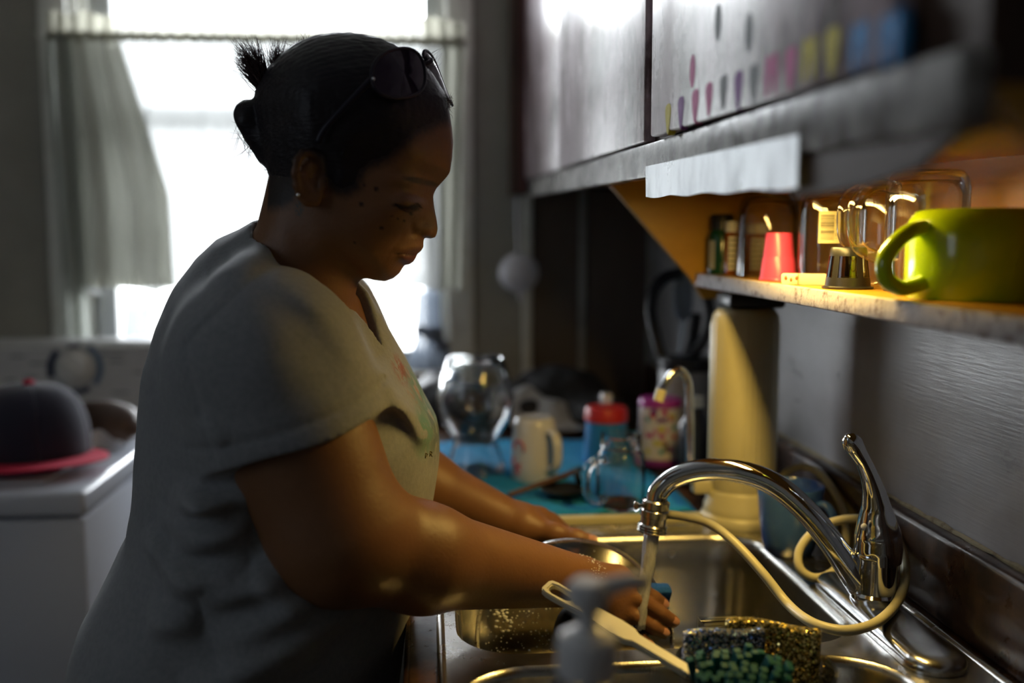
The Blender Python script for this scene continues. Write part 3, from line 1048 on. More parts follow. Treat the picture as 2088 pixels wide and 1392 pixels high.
# running water
water = bpy.data.materials.new('running_water'); water.use_nodes = True
nt = water.node_tree; N, L = nt.nodes, nt.links
bs = N['Principled BSDF']; bs.inputs['Transmission Weight'].default_value = 1.0; bs.inputs['Roughness'].default_value = 0.2; bs.inputs['IOR'].default_value = 1.33
tl = N.new('ShaderNodeBsdfTranslucent'); tl.inputs[0].default_value = (0.95, 0.96, 0.98, 1)
df = N.new('ShaderNodeBsdfDiffuse'); df.inputs[0].default_value = (0.95, 0.96, 0.98, 1)
m0 = N.new('ShaderNodeMixShader'); m0.inputs[0].default_value = 0.25
tc = N.new('ShaderNodeTexCoord'); mp = N.new('ShaderNodeMapping'); mp.inputs['Scale'].default_value = (420, 420, 26)
nz = N.new('ShaderNodeTexNoise'); nz.inputs['Scale'].default_value = 1.0; nz.inputs['Detail'].default_value = 4
wb_ = N.new('ShaderNodeBump'); wb_.inputs['Strength'].default_value = 1.0; wb_.inputs['Distance'].default_value = 0.003
L.new(nz.outputs[0], wb_.inputs['Height']); L.new(wb_.outputs[0], bs.inputs['Normal'])
cr = N.new('ShaderNodeMapRange'); cr.inputs['From Min'].default_value = 0.34; cr.inputs['From Max'].default_value = 0.60; cr.inputs['To Min'].default_value = 0.80; cr.inputs['To Max'].default_value = 1.0
mx = N.new('ShaderNodeMixShader')
L.new(tc.outputs['Object'], mp.inputs[0]); L.new(mp.outputs[0], nz.inputs[0]); L.new(nz.outputs[0], cr.inputs[0]); L.new(cr.outputs[0], mx.inputs[0])
L.new(tl.outputs[0], m0.inputs[1]); L.new(df.outputs[0], m0.inputs[2]); L.new(bs.outputs[0], mx.inputs[1]); L.new(m0.outputs[0], mx.inputs[2])
gw = N.new('ShaderNodeBsdfGlossy'); gw.inputs['Roughness'].default_value = 0.35
mg_ = N.new('ShaderNodeMixShader'); mg_.inputs[0].default_value = 0.15
L.new(mx.outputs[0], mg_.inputs[1]); L.new(gw.outputs[0], mg_.inputs[2]); L.new(mg_.outputs[0], N['Material Output'].inputs[0])
b = MB()
w0, w1 = at(1329, 1084, 1.134), at(1302, 1283, 1.09)
rw = random.Random(3)
for k in range(7):
    ox, oy = rw.uniform(-0.0075, 0.0075), rw.uniform(-0.006, 0.006)
    ex, ey = rw.uniform(-0.007, 0.005), rw.uniform(-0.006, 0.006)
    pts, rs = [], []
    for i in range(16):
        t = i / 15
        p = w0.lerp(w1, t)
        pts.append(p + Vector((ox + (ex - ox) * t + 0.0008 * math.sin(9 * t + k), oy + (ey - oy) * t, 0)))
        rs.append((0.0050 - 0.0018 * t) * (1 + 0.25 * math.sin(11 * t + 2 * k)))
    b.tube(pts, rs, 8)
tag(b.build('water_stream', water, None, 180), 'stream of tap water falling from the chrome spout onto the pan lid', 'water')

# ================================================================== THE WOMAN AT THE SINK
LID_C = at(1171, 1290, 1.12)
LID_N = Vector((-0.10, -0.80, 0.59)).normalized()
LID_R = 0.117


def on_lid(px, py, off):
    v = ray(px, py)
    t = (LID_C + LID_N * off - CAM).dot(LID_N) / v.dot(LID_N)
    return CAM + v * t


HD = 1.05
head_poly = [(908, 200), (916, 232), (921, 262), (924, 292), (922.5, 321), (918, 352), (910, 363), (901, 373), (890, 385), (884, 398), (885, 412), (888, 430), (892, 450), (894, 467), (891, 483),
             (880, 487), (866, 485), (864.5, 494), (865, 504), (859, 513), (851, 519), (850, 524), (844, 534), (835, 540), (826, 540.5), (821, 548), (816, 557), (803, 568), (786, 574),
             (762, 571), (740, 564), (712, 552), (690, 560), (640, 560), (600, 520), (580, 470), (573, 420), (568, 390), (560, 357), (548, 309), (540, 265), (536, 221), (541, 190), (562, 152), (588, 124), (621, 101),
             (657, 87), (697, 82), (738, 84), (774, 94), (802, 108), (835, 127), (866, 150), (888, 172)]
headW = [(700, 190, .0775), (620, 190, .0765), (780, 190, .0735), (700, 270, .0775), (620, 270, .076), (780, 270, .071), (850, 220, .060), (895, 230, .046), (905, 290, .042), (880, 320, .048), (840, 320, .060),
         (780, 340, .0675), (720, 360, .071), (650, 360, .072), (600, 360, .066), (800, 420, .0635), (770, 450, .0640), (835, 395, .056), (835, 425, .057), (858, 405, .041), (868, 395, .027), (873, 420, .0175), (884, 405, .011),
         (880, 440, .0125), (885, 465, .0145), (868, 455, .0165), (866, 478, .0175), (846, 465, .030), (842, 445, .038), (852, 495, .024), (862, 496, .015), (850, 510, .021), (835, 512, .029), (815, 515, .039), (840, 530, .022), (822, 532, .032),
         (800, 555, .030), (812, 552, .022), (785, 565, .027), (790, 500, .051), (760, 500, .058), (740, 530, .052), (770, 545, .040), (700, 500, .0605), (690, 450, .066), (650, 460, .0625), (640, 520, .056), (700, 545, .050), (600, 440, .055), (590, 300, .070), (560, 240, .062), (600, 500, .05)]
headr = [(700, 100, .080), (600, 130, .075), (800, 120, .075), (545, 220, .075), (560, 330, .065), (575, 440, .050), (900, 200, .058), (915, 280, .050), (915, 340, .044), (890, 380, .020), (884, 400, .011), (888, 440, .010), (892, 470, .012),
         (866, 485, .008), (864, 505, .012), (850, 520, .010), (840, 535, .012), (826, 540, .014), (815, 556, .024), (786, 574, .030), (740, 564, .034), (700, 555, .036), (640, 555, .04), (700, 300, .06), (800, 450, .03), (780, 520, .03)]
headX = [  # px, py, sx, sy, angle, metres added to the half width
    (838, 398, 24, 11, 6, -.0055), (830, 408, 15, 8.5, 8, +.0062), (858, 404, 8, 7, 0, -.0035), (845, 373, 38, 7, 6, +.0028), (828, 423, 20, 2.6, 8, -.0016), (832, 434, 22, 5, 12, +.0012),
    (832, 396, 19, 1.8, 2, -.0012), (864, 468, 11, 9, 0, +.0046), (841, 466, 4, 14, -12, -.0030), (852, 477, 8, 2.6, -6, -.004),
    (792, 450, 34, 26, 0, +.0034), (812, 494, 26, 3.2, -52, -.0014), (846, 509, 16, 4.2, -4, +.0030), (836, 518.5, 20, 1.7, 2, -.0042), (835, 528, 13, 6.0, -14, +.0042), (808, 520, 5, 5, 0, -.0015),
    (822, 542, 10, 4, -25, -.0028), (800, 556, 16, 10, -20, +.002), (700, 470, 40, 30, 20, +.002), (745, 330, 30, 30, 0, -.002)]
YAW = rad(4.0)
HEAD = Inflate(head_poly, HD, (720, 400), headW, headr, (420, 0, 1020, 700), 2.0, YAW, headX)


def hw(px, py, side=-1, lift=0.0):
    return HEAD.to_world(HEAD.local_point(*HEAD.seen(px, py), side, lift))


def head_plane(px, py, y):
    """head-local plane point, y measured from the mid plane towards the camera"""
    xz = HEAD.J @ (np.array(HEAD.seen(px, py, abs(y)), float) - HEAD.ref)
    return HEAD.to_world((HEAD.o[0] + xz[0], HD - y, HEAD.o[2] + xz[1]))


torso_poly = [(500, 478), (455, 495), (415, 530), (372, 590), (336, 665), (312, 740), (300, 830), (293, 940), (290, 1010), (284, 1060), (262, 1105), (228, 1168), (192, 1230), (166, 1310), (151, 1400), (146, 1500), (152, 1640),
              (765, 1640), (812, 1500), (824, 1400), (834, 1300), (850, 1220), (876, 1120), (886, 1040), (897, 950), (898, 900), (890, 855), (862, 810), (832, 765), (803, 705), (776, 645), (748, 597), (712, 564), (682, 530), (640, 494), (592, 462), (535, 460)]
torsoW = [(500, 500, .075), (560, 490, .086), (640, 530, .084), (600, 540, .075), (560, 600, .130), (450, 560, .10), (420, 640, .15), (600, 660, .170), (740, 640, .070), (690, 590, .062), (770, 700, .10), (800, 720, .130), (640, 740, .185), (350, 760, .165), (880, 880, .15), (600, 880, .182), (310, 900, .158), (600, 1040, .182), (300, 1040, .165), (870, 1050, .16),
          (560, 1200, .190), (220, 1230, .185), (830, 1230, .17), (500, 1400, .205), (160, 1420, .20), (830, 1420, .18), (500, 1600, .225)]
torsor = [(500, 500, .03), (560, 490, .026), (600, 530, .03), (640, 560, .04), (400, 560, .09), (330, 720, .12), (300, 950, .13), (250, 1110, .12), (170, 1350, .15), (150, 1600, .15), (770, 650, .055), (830, 760, .065), (895, 900, .085), (890, 1040, .11), (850, 1250, .14), (830, 1500, .14), (600, 900, .13), (600, 1400, .15)]
torsoX = [(862, 850, 50, 60, 0, .006), (300, 1075, 60, 22, 25, -.004)]
TD = 1.10
TYAW = rad(7)
TORSO = Inflate(torso_poly, TD, (550, 900), torsoW, torsor, (60, 400, 1000, 1720), 4.0, TYAW, torsoX)

# arms
SH_N, EL_N, FM_N, WR_N = at(548, 735, 0.965), at(690, 1090, 0.935), at(860, 1137, 0.970), at(1165, 1182, 1.085)
SH_F, EL_F, WR_F = at(640, 665, 1.235), at(745, 940, 1.31), at(1052, 1072, 1.255)

near_hand = []
W0 = WR_N
def fing(pts, rs, k=0.0035): return chain([tuple(p) for p in pts], rs, k)
# her right hand lies flat on the lid: knuckles, then three joints per finger
KN = {'index': (1262, 1178, .030), 'middle': (1266, 1206, .034), 'ring': (1260, 1236, .031), 'little': (1246, 1262, .026)}
TIP = {'index': [(1306, 1200, .022), (1334, 1219, .015), (1351, 1230, .010)],
       'middle': [(1312, 1229, .026), (1349, 1252, .017), (1372, 1266, .011)],
       'ring': [(1300, 1260, .024), (1332, 1279, .015), (1352, 1289, .010)],
       'little': [(1280, 1283, .019), (1304, 1301, .013), (1322, 1313, .009)]}
FR = {'index': (.0098, .0090, .0082, .0074), 'middle': (.0102, .0094, .0086, .0078), 'ring': (.0096, .0090, .0082, .0074), 'little': (.0088, .0078, .0072, .0066)}
palm_pts = []
for nme in ('index', 'middle', 'ring', 'little'):
    kp = on_lid(*KN[nme]); palm_pts.append(kp)
    near_hand += [rcone(tuple(W0.lerp(kp, 0.18)), tuple(kp), .0165, .0125, .016)]
    js = [kp] + [on_lid(*q) for q in TIP[nme]]
    near_hand += fing(js, FR[nme])
near_hand += [rcone(tuple(palm_pts[0]), tuple(palm_pts[3]), .0125, .0115, .012)]
TH = [W0.lerp(palm_pts[0], 0.30) + Vector((0, 0.004, 0.006)), on_lid(1238, 1172, .024), on_lid(1268, 1178, .016), on_lid(1290, 1188, .010)]
near_hand += [rcone(tuple(TH[0]), tuple(TH[1]), .0165, .0122, .012)] + fing(TH[1:], (.0118, .0104, .0088))
NEAR_TIPS = {n: (on_lid(*TIP[n][1]), on_lid(*TIP[n][2])) for n in TIP}

# her left hand holds the far rim: thumb along the front, fingers hooked behind the glass
far_hand = []
F0 = WR_F
KF = [(1098, 1060, 1.275), (1118, 1066, 1.290), (1122, 1082, 1.300), (1112, 1096, 1.304)]
FT = [[(1152, 1084, 1.292), (1170, 1112, 1.268), (1168, 1136, 1.240)], [(1150, 1098, 1.310), (1160, 1132, 1.284), (1154, 1158, 1.250)],
      [(1138, 1118, 1.315), (1142, 1150, 1.288), (1136, 1172, 1.254)], [(1114, 1126, 1.306), (1110, 1150, 1.282), (1106, 1168, 1.254)]]
fkp = []
for kf, ft in zip(KF, FT):
    kp = at(*kf); fkp.append(kp)
    far_hand += [rcone(tuple(F0.lerp(kp, 0.12)), tuple(kp), .0205, .0135, .018)]
    far_hand += fing([kp] + [at(*q) for q in ft], (.0098, .0090, .0082, .0074))
far_hand += [rcone(tuple(fkp[0]), tuple(fkp[3]), .0130, .0115, .012)]
TF = [at(1078, 1078, 1.245), at(1128, 1088, 1.232), at(1172, 1097, 1.222), at(1205, 1103, 1.214)]
far_hand += [rcone(tuple(TF[0]), tuple(TF[1]), .0195, .0145, .014)] + fing(TF[1:], (.0142, .0115, .0088), .006)

neck_a, neck_b = head_plane(608, 600, 0.0), head_plane(648, 420, 0.0)
torso_skin = (lambda P: TORSO.eval(P, -0.011), 0.0)
body = [torso_skin,
        rcone(tuple(neck_a), tuple(neck_b), .0575, .0545, .012),
        (lambda P: HEAD.eval(P), .014)]
body += [rcone(tuple(SH_N), tuple(EL_N), .0775, .0665, .006), rcone(tuple(EL_N), tuple(FM_N), .0600, .0520, .022), rcone(tuple(FM_N), tuple(WR_N), .0515, .0300, .02)]
FMF = EL_F.lerp(WR_F, 0.35)
body += [rcone(tuple(SH_F), tuple(EL_F), .072, .056, .006), rcone(tuple(EL_F), tuple(FMF), .054, .047, .02), rcone(tuple(FMF), tuple(WR_F), .0460, .0285, .02)]
# ears
ear_prims = []
HELIX = [(654, 346), (648, 322), (634, 311), (618, 313), (606, 328), (602, 352), (605, 378), (613, 397), (626, 408), (640, 409), (650, 398)]
for side in (1, -1):
    e = [head_plane(px, py, side * (0.074 + 0.006 * math.sin(math.pi * min(1, i / 7)) + 0.010 * max(0, (640 - px) / 38))) for i, (px, py) in enumerate(HELIX)]
    ear_prims += chain([tuple(p) for p in e], [.0032, .0034, .0036, .0036, .0036, .0036, .0036, .0040, .0052, .0056, .0045], .004)
    ah = [head_plane(px, py, side * yy) for px, py, yy in ((640, 336, .0755), (624, 342, .080), (618, 362, .082), (624, 382, .081), (636, 392, .079))]
    ear_prims += chain([tuple(p) for p in ah], [.0028, .0032, .0034, .0034, .0030], .004)
    ear_prims += [rcone(tuple(head_plane(655, 366, side * .0745)), tuple(head_plane(655, 382, side * .0755)), .0042, .0040, .004)]
    ear_prims += [rcone(tuple(head_plane(628, 335, side * .071)), tuple(head_plane(630, 395, side * .071)), .0075, .0075, .006)]
body += ear_prims
# nostril wing on both sides
for side in (1, -1):
    p = head_plane(861, 469, side * .0125)
    body += [ellip(tuple(p), (.0085, .0055, .0062), .004)]
body += near_hand + far_hand

skin = M('brown_skin', (0.16, 0.075, 0.034), 0.46, noise=None, bump=(260, 0.10), sss=0.0, spec=0.45)
_nt = skin.node_tree
_va = _nt.nodes.new('ShaderNodeVertexColor'); _va.layer_name = 'skin_tone'
_nz = _nt.nodes.new('ShaderNodeTexNoise'); _nz.inputs['Scale'].default_value = 35; _nz.inputs['Detail'].default_value = 5
_tc = _nt.nodes.new('ShaderNodeTexCoord'); _nt.links.new(_tc.outputs['Object'], _nz.inputs[0])
_mr = _nt.nodes.new('ShaderNodeMapRange'); _mr.inputs['To Min'].default_value = 0.86; _mr.inputs['To Max'].default_value = 1.12
_nt.links.new(_nz.outputs['Fac'], _mr.inputs[0])
_mx = _nt.nodes.new('ShaderNodeMix'); _mx.data_type = 'RGBA'; _mx.blend_type = 'MULTIPLY'; _mx.inputs[0].default_value = 1.0
_nt.links.new(_va.outputs[0], _mx.inputs[6]); _nt.links.new(_mr.outputs[0], _mx.inputs[7])
_nt.links.new(_mx.outputs[2], _nt.nodes['Principled BSDF'].inputs['Base Color'])

woman = thing('person', 'woman in a grey printed t-shirt bending over the sink to wash a pan lid', 'person', (0, 0, 0))
vs, qs = sdf_mesh(body, (-0.52, 0.80, 0.58), (0.33, 1.45, 1.57), 0.0021)
body_o = link_np('body', vs, qs, skin, woman)
# the hairline, traced from the side
hair_poly = [(912, 190), (908, 236), (892, 242), (874, 252), (842, 271), (818, 294), (790, 318), (752, 334), (732, 346), (724, 376), (705, 388), (690, 384), (676, 374), (668, 350), (660, 326), (640, 306), (620, 303), (603, 316), (594, 350), (594, 384),
             (588, 402), (572, 410), (520, 420), (440, 320), (470, 120), (620, 40), (820, 50), (930, 130)]


def make_hair_map():
    X, Y = np.meshgrid(np.arange(420, 1022, 2.0), np.arange(0, 702, 2.0), indexing='ij')
    P = []
    for x, y in hair_poly:
        inside = HEAD.samp(HEAD.s, np.array([[x, y]], float))[0] > -0.002
        P.append(HEAD.seen(x, y) if inside else (x, y))
    return blur(poly_sd(P, X, Y), 3)


# skin tones: lips, brows, lash line, moles, small neck tattoo
L_ = HEAD.to_local(vs); q_ = HEAD.px(L_)
tone = np.tile(np.array([0.19, 0.085, 0.036]), (len(vs), 1))


def dab(mask, col):
    global tone
    tone = tone * (1 - mask[:, None]) + np.array(col) * mask[:, None]


face = (np.abs(L_[:, 1] - HD) < 0.1) & (L_[:, 2] > 1.24) & (q_[:, 0] > 560)


def blob(cx, cy, sx, sy, ang):
    cx, cy = HEAD.seen(cx, cy)
    ca, sa = math.cos(rad(ang)), math.sin(rad(ang))
    u = ((q_[:, 0] - cx) * ca + (q_[:, 1] - cy) * sa) / sx
    v = (-(q_[:, 0] - cx) * sa + (q_[:, 1] - cy) * ca) / sy
    return np.clip(1.6 - (u * u + v * v) * 1.1, 0, 1) * face


dab(blob(838, 527, 19, 10, -18) * 0.75, (0.15, 0.042, 0.038))
dab(blob(843, 511, 20, 6, -8) * 0.55, (0.12, 0.045, 0.034))
dab(blob(830, 518.6, 21, 1.6, 3), (0.04, 0.012, 0.01))
dab(blob(858, 370, 30, 6.5, 7) * 0.95, (0.022, 0.012, 0.009))
dab(blob(826, 422, 26, 3.6, 10), (0.02, 0.010, 0.008))
dab(blob(845, 421, 14, 3.2, -12), (0.02, 0.010, 0.008))
for mx_, my_, mr_ in ((767, 385, 4), (779, 464, 4), (839, 436, 3.5), (737, 416, 4.0), (743, 378, 3.6), (825, 450, 2.6), (812, 446, 2.4), (800, 440, 2.2), (723, 494, 2.6)):
    dab(blob(mx_, my_, mr_, mr_, 0) * (L_[:, 1] < HD), (0.025, 0.012, 0.008))
tx_, ty_ = HEAD.seen(609, 424, .06)
tone = tone
tat = np.clip(1.5 - ((q_[:, 0] - tx_) / 9) ** 2 - ((q_[:, 1] - ty_) / 15) ** 2, 0, 1) * (np.abs(np.sin(q_[:, 0] * 0.45 + np.sin(q_[:, 1] * 0.3) * 2)) > 0.45) * face * (L_[:, 1] < HD)
dab(tat * 0.75, (0.03, 0.06, 0.06))
for hp_ in list(NEAR_TIPS.values()):
    pass
palmside = np.clip((vs[:, 0] - 0.05) / 0.2, 0, 1) * (vs[:, 2] < 1.1)
_hm = make_hair_map()
hl = np.clip((HEAD.samp(_hm, q_) + 26) / 27 + 0.25 * vnoise(vs * np.array([350, 350, 350.0])), 0, 1) * face
hl = hl * hl * (3 - 2 * hl)
dab(hl * 0.97, (0.012, 0.008, 0.009))
at_c = body_o.data.color_attributes.new('skin_tone', 'FLOAT_COLOR', 'POINT')
at_c.data.foreach_set('color', np.concatenate([tone, np.ones((len(vs), 1))], 1).astype(np.float32).ravel())

# drops of water on the wet wrist
_c = np.array(W0.lerp(palm_pts[0], 0.45)); _tc_ = np.array((CAM - Vector(_c)).normalized()) * 0.7 + np.array([0, 0, 0.7])
_i = np.where((np.linalg.norm(vs - _c, axis=1) < 0.04) & ((vs - _c) @ _tc_ > 0.014))[0]
b = MB()
for k in RNG.choice(_i, min(70, len(_i)), replace=False):
    r_ = float(RNG.uniform(.0004, .0010))
    b.ball(Vector(vs[k]), r_, r_, r_ * 0.8, 8, 6)
b.build('water_drops', M('drop_water', (0.75, 0.72, 0.66), 0.08, coat=1.0), body_o, 180)['kind'] = 'stuff'

# nails
nail_m = M('fingernail', (0.48, 0.24, 0.17), 0.22, coat=0.4)
NAILS = []
for nme, (a, c) in NEAR_TIPS.items():
    d = (c - a).normalized()
    n = (LID_N - d * LID_N.dot(d)).normalized()
    NAILS.append((c + n * (FR[nme][3] * 0.80) + d * 0.0005, d, n, .0060, .0048))
d = (TF[3] - TF[2]).normalized(); n = (Vector((0.05, -0.75, 0.65)) - d * Vector((0.05, -0.75, 0.65)).dot(d)).normalized()
NAILS.append((TF[3] + n * .0074 + d * 0.0015, d, n, .0078, .0058))
for (c, d, n, lx, ly) in NAILS:
    s = d.cross(n)
    R = Matrix((d, s, n)).transposed()
    MB().ball(c, lx, ly, 0.0017, 14, 8, R).build('fingernail', nail_m, body_o, 180)

# ------------------------------------------------------------------ hair
HEAD.hm = _hm


def hair_f(P):
    L = HEAD.to_local(P)
    q = HEAD.px(L)
    m = HEAD.samp(HEAD.hm, q) * HEAD.scale
    off = np.where(m < 0, m * 0.45, np.minimum(m * 0.16, 0.0048))
    off = np.maximum(off, -0.03)
    strand = 0.0004 * np.sin((q[:, 1] * 0.9 + q[:, 0] * 0.35 + 18 * np.sin(q[:, 0] * 0.012)) * 0.62 + 0.6 * np.sin(L[:, 1] * 160)) * np.clip((off - 0.001) / 0.003, 0, 1)
    return HEAD.eval(P) - off - strand


hair_m = M('dark_hair', (0.009, 0.007, 0.011), 0.45, noise=(9, (0.014, 0.010, 0.013), 0.4, 0.7, (1, 1, 6)), bump=(60, 0.25, (1.5, 3, 6)), spec=0.3)
bun_a, bun_b = head_plane(511, 238, 0.004), head_plane(548, 312, 0.002)
hair_prims = [(hair_f, 0.0), rcone(tuple(bun_a), tuple(bun_b), .0165, .0135, .006), rcone(tuple(head_plane(535, 270, 0.0)), tuple(head_plane(560, 290, 0)), .016, .02, .008),
              rcone(tuple(head_plane(505, 250, 0.014)), tuple(head_plane(538, 290, .012)), .010, .009, .006),
              rcone(tuple(head_plane(548, 195, 0.0)), tuple(head_plane(566, 170, 0.0)), .011, .014, .008)]
def hair_post(P, d): return d + 0.0010 * vnoise(P * np.array([260, 260, 90.0])) + 0.0006 * vnoise(P * 420)
vh, qh = sdf_mesh(hair_prims, (-0.24, 0.93, 1.30), (0.06, 1.17, 1.56), 0.0022, hair_post)
hair_o = link_np('hair', vh, qh, hair_m, woman)
# loose strands: upright tuft, bun, hairline
rs_ = random.Random(11)
tip_m = M('hair_tip_brown', (0.045, 0.018, 0.018), 0.5)


def strands(name, n, start, end, bend, r0, mat=tip_m):
    b = MB()
    for _ in range(n):
        a, c = start(), end()
        mid = (a + c) * 0.5 + Vector([rs_.uniform(-bend, bend) for _ in range(3)])
        P = [a.lerp(mid, t) * (1 - t) + mid.lerp(c, t) * t for t in (0, .2, .4, .6, .8, 1.0)]
        b.tube(P, [r0, r0, r0 * .9, r0 * .75, r0 * .5, r0 * .2], 3, False)
    o = b.build(name, mat, hair_o, 180)
    o['kind'] = 'stuff'
    return o


U = rs_.uniform
strands('tuft', 480, lambda: head_plane(U(538, 560), U(172, 205), U(-.008, .012)),
        lambda: head_plane(*(lambda t: (473 + 58 * t + U(-6, 6), 104 - 8 * t + U(-22, 46)))(U(0, 1) ** 1.2), U(-.022, .022)), .008, .00042)
strands('tuft', 230, lambda: head_plane(U(556, 574), U(150, 180), U(-.008, .012)), lambda: head_plane(U(548, 590), U(80, 125), U(-.02, .02)), .007, .00040)
strands('tuft', 50, lambda: head_plane(U(596, 640), U(104, 122), U(-.012, .012)), lambda: head_plane(U(600, 640), U(72, 100), U(-.02, .02)), .004, .00045)
strands('flyaway_strands', 80, lambda: head_plane(U(496, 540), U(205, 310), U(-.014, .014)), lambda: head_plane(U(468, 520), U(200, 335), U(-.03, .03)), .008, .00030)
strands('flyaway_strands', 70, lambda: head_plane(U(545, 575), U(310, 400), U(-.03, .03)), lambda: head_plane(U(533, 570), U(325, 405), U(-.03, .03)), .006, .00030)
strands('flyaway_strands', 60, lambda: head_plane(U(800, 880), U(122, 168), U(-.03, .03)) , lambda: head_plane(U(790, 900), U(92, 150), U(-.03, .03)), .006, .00022)
strands('flyaway_strands', 40, lambda: head_plane(U(906, 914), U(195, 228), U(-.02, .02)), lambda: head_plane(U(908, 926), U(190, 240), U(-.025, .025)), .006, .00028)
strands('flyaway_strands', 50, lambda: head_plane(U(560, 760), U(88, 140), U(-.02, .02)), lambda: head_plane(U(540, 760), U(78, 130), U(-.03, .03)), .006, .00020)
# lashes of both eyes
b = MB()
for side in (-1, 1):
    for k in range(22):
        t = k / 21
        a = hw(806 + 46 * t, 414 + 9 * math.sin(math.pi * min(1, t * 1.1)), side, 0.0002)
        c = a + Vector((0.0035 + 0.002 * t, side * -0.001 - 0.003 * (1 if side < 0 else -1) * 0.3, -0.0055))
        m = (a + c) / 2 + Vector((0.001, 0, -0.0016))
        b.tube([a, m, c], [.00035, .0003, .0001], 3, False)
b.build('eyelashes', hair_m, woman, 180)['kind'] = 'stuff'

# necklace and ear stud
gold = M('thin_gold', (0.72, 0.47, 0.16), 0.25, 1.0)
npts = []
for k in range(29):
    t = k / 28
    ang = math.pi * (0.98 - 1.96 * t)
    npts.append(Vector((0, 0, 0)))
cN = neck_a.lerp(neck_b, 0.33)
ax = (neck_b - neck_a).normalized()
ux = Vector((1, 0, 0)); ux = (ux - ax * ux.dot(ax)).normalized(); uy = ax.cross(ux)


def body_surface(p0, direction, rmax=0.2):
    """march outward-in along a ray to the skin"""
    ts = np.linspace(rmax, 0.0, 220)
    P = np.array(p0)[None] + ts[:, None] * np.array(direction)[None]
    d = combine(body[:3], P)
    i = np.argmax(d < 0.0016)
    return Vector(P[i])


nk = []
for k in range(49):
    a = 2 * math.pi * k / 48
    front = 0.5 + 0.5 * math.cos(a)
    base = cN - ax * (0.052 * front ** 3) + Vector((0, 0, 0))
    nk.append(body_surface(base, ux * math.cos(a) + uy * math.sin(a) - ax * (0.25 * front)))
b = MB()
dense = spline(nk, 4)
b.tube(dense, [0.0011 if (i % 2) else 0.0007 for i in range(len(dense))], 6)
b.build('necklace', gold, woman, 180)
MB().ball(head_plane(608, 397, 0.088), .0022, .0022, .0022, 12, 8).build('ear_stud', M('stud_silver', (0.8, 0.8, 0.82), 0.1, 1.0), woman, 180)

# ------------------------------------------------------------------ t-shirt
ARM_D = np.array(EL_N - SH_N); ARM_D = ARM_D / np.linalg.norm(ARM_D)
ARM_F = np.array(EL_F - SH_F); ARM_F = ARM_F / np.linalg.norm(ARM_F)
HEM_F = np.array(SH_F) + ARM_F * 0.115
VB = np.array(at(774, 712, 1.045)); VT = np.array(at(628, 536, 1.075)); VD = VT - VB; VL = np.linalg.norm(VD); VD = VD / VL
arm_cut = [rcone(tuple(SH_N), tuple(EL_N), .0795, .0685, 0.0), rcone(tuple(SH_F), tuple(EL_F), .0765, .0605, 0.0)]
neck_cut = rcone(tuple(neck_a - Vector((0, 0, .01))), tuple(neck_b), .0600, .0585, 0)


SLEEVE_HEM = (at(772, 822, 0.955), at(448, 924, 0.955))


def capped(c, d, f, sign):
    def g(P):
        return smax(f(P), (P - c) @ d, 0.003)
    return g


# plane through the near hem line seen in the photograph, containing the depth direction
hv = np.array(SLEEVE_HEM[0] - SLEEVE_HEM[1]); hv /= np.linalg.norm(hv)
hn = np.cross(np.array([0.12, 1.0, 0.10]), hv); hn /= np.linalg.norm(hn)
if hn @ ARM_D < 0: hn = -hn
hem_mid = np.array(SLEEVE_HEM[0] + SLEEVE_HEM[1]) / 2
sl_n = rcone(tuple(SH_N), tuple(Vector(SH_N) + Vector(ARM_D) * 0.30), .0870, .0850, 0)
sl_f = rcone(tuple(SH_F), tuple(Vector(SH_F) + Vector(ARM_F) * 0.30), .0830, .0800, 0)
sleeve_n = capped(hem_mid, hn, sl_n[0], 1)
sleeve_f = capped(HEM_F, ARM_F, sl_f[0], 1)


def fold(P, a, c, r, amp):
    a = np.array(a); c = np.array(c); yc = (a[1] + c[1]) / 2
    a = a[[0, 2]]; c = c[[0, 2]]; ab = c - a
    q = P[:, [0, 2]] - a
    t = np.clip(q @ ab / (ab @ ab), 0, 1)
    e = q - t[:, None] * ab
    sg = (q[:, 0] * ab[1] - q[:, 1] * ab[0]) / np.linalg.norm(ab)
    d2 = (e ** 2).sum(1)
    return amp * np.exp(-d2 / (2 * r * r)) * np.sin(np.pi * np.clip(t, 0.0, 1)) ** 0.7 * np.exp(-((P[:, 1] - yc) / 0.10) ** 2)


FOLDS = []
def addfold(x0, y0, x1, y1, r=0.009, amp=0.008, d0=0.93, d1=0.93):
    g = 1.8 if y0 > 980 else 1.2
    FOLDS.append((tuple(at(x0, y0, d0)), tuple(at(x1, y1, d1)), r * 0.85, amp * g))
for f_ in ((330, 1040, 540, 1000), (300, 1075, 520, 1060), (345, 1110, 520, 1075, .010, .010), (262, 1112, 430, 1178, .009, .006), (330, 1190, 520, 1140, .012, .010), (420, 1210, 600, 1150, .010, .009), (450, 1290, 700, 1180, .013, .010),
           (470, 1330, 760, 1230, .012, .009), (300, 1255, 420, 1245, .012, .008), (390, 1375, 680, 1290, .014, .009), (560, 1090, 700, 1190, .010, .008), (520, 1130, 640, 1230, .010, .008), (340, 1000, 480, 1030, .008, .006)):
    addfold(*f_)
for f_ in ((430, 560, 560, 530, .010, .005, 1.0, .97), (470, 520, 560, 510, .008, .004, 1.02, 1.0), (560, 560, 700, 640, .009, .005, .97, .97), (600, 560, 775, 800, .014, .0045, .9, .9), (410, 850, 470, 900, .008, .004, .9, .9)):
    addfold(*f_)
for f_ in ((775, 725, 872, 905, .0055, .006, 1.02, 1.03), (785, 730, 895, 900, .0055, .005, 1.07, 1.08), (720, 590, 860, 800, .007, .006, 1.14, 1.15), (815, 790, 885, 930, .012, .003, 1.0, 1.0), (790, 1160, 850, 1060, .012, .006, 1.0, 1.0)):
    addfold(*f_)


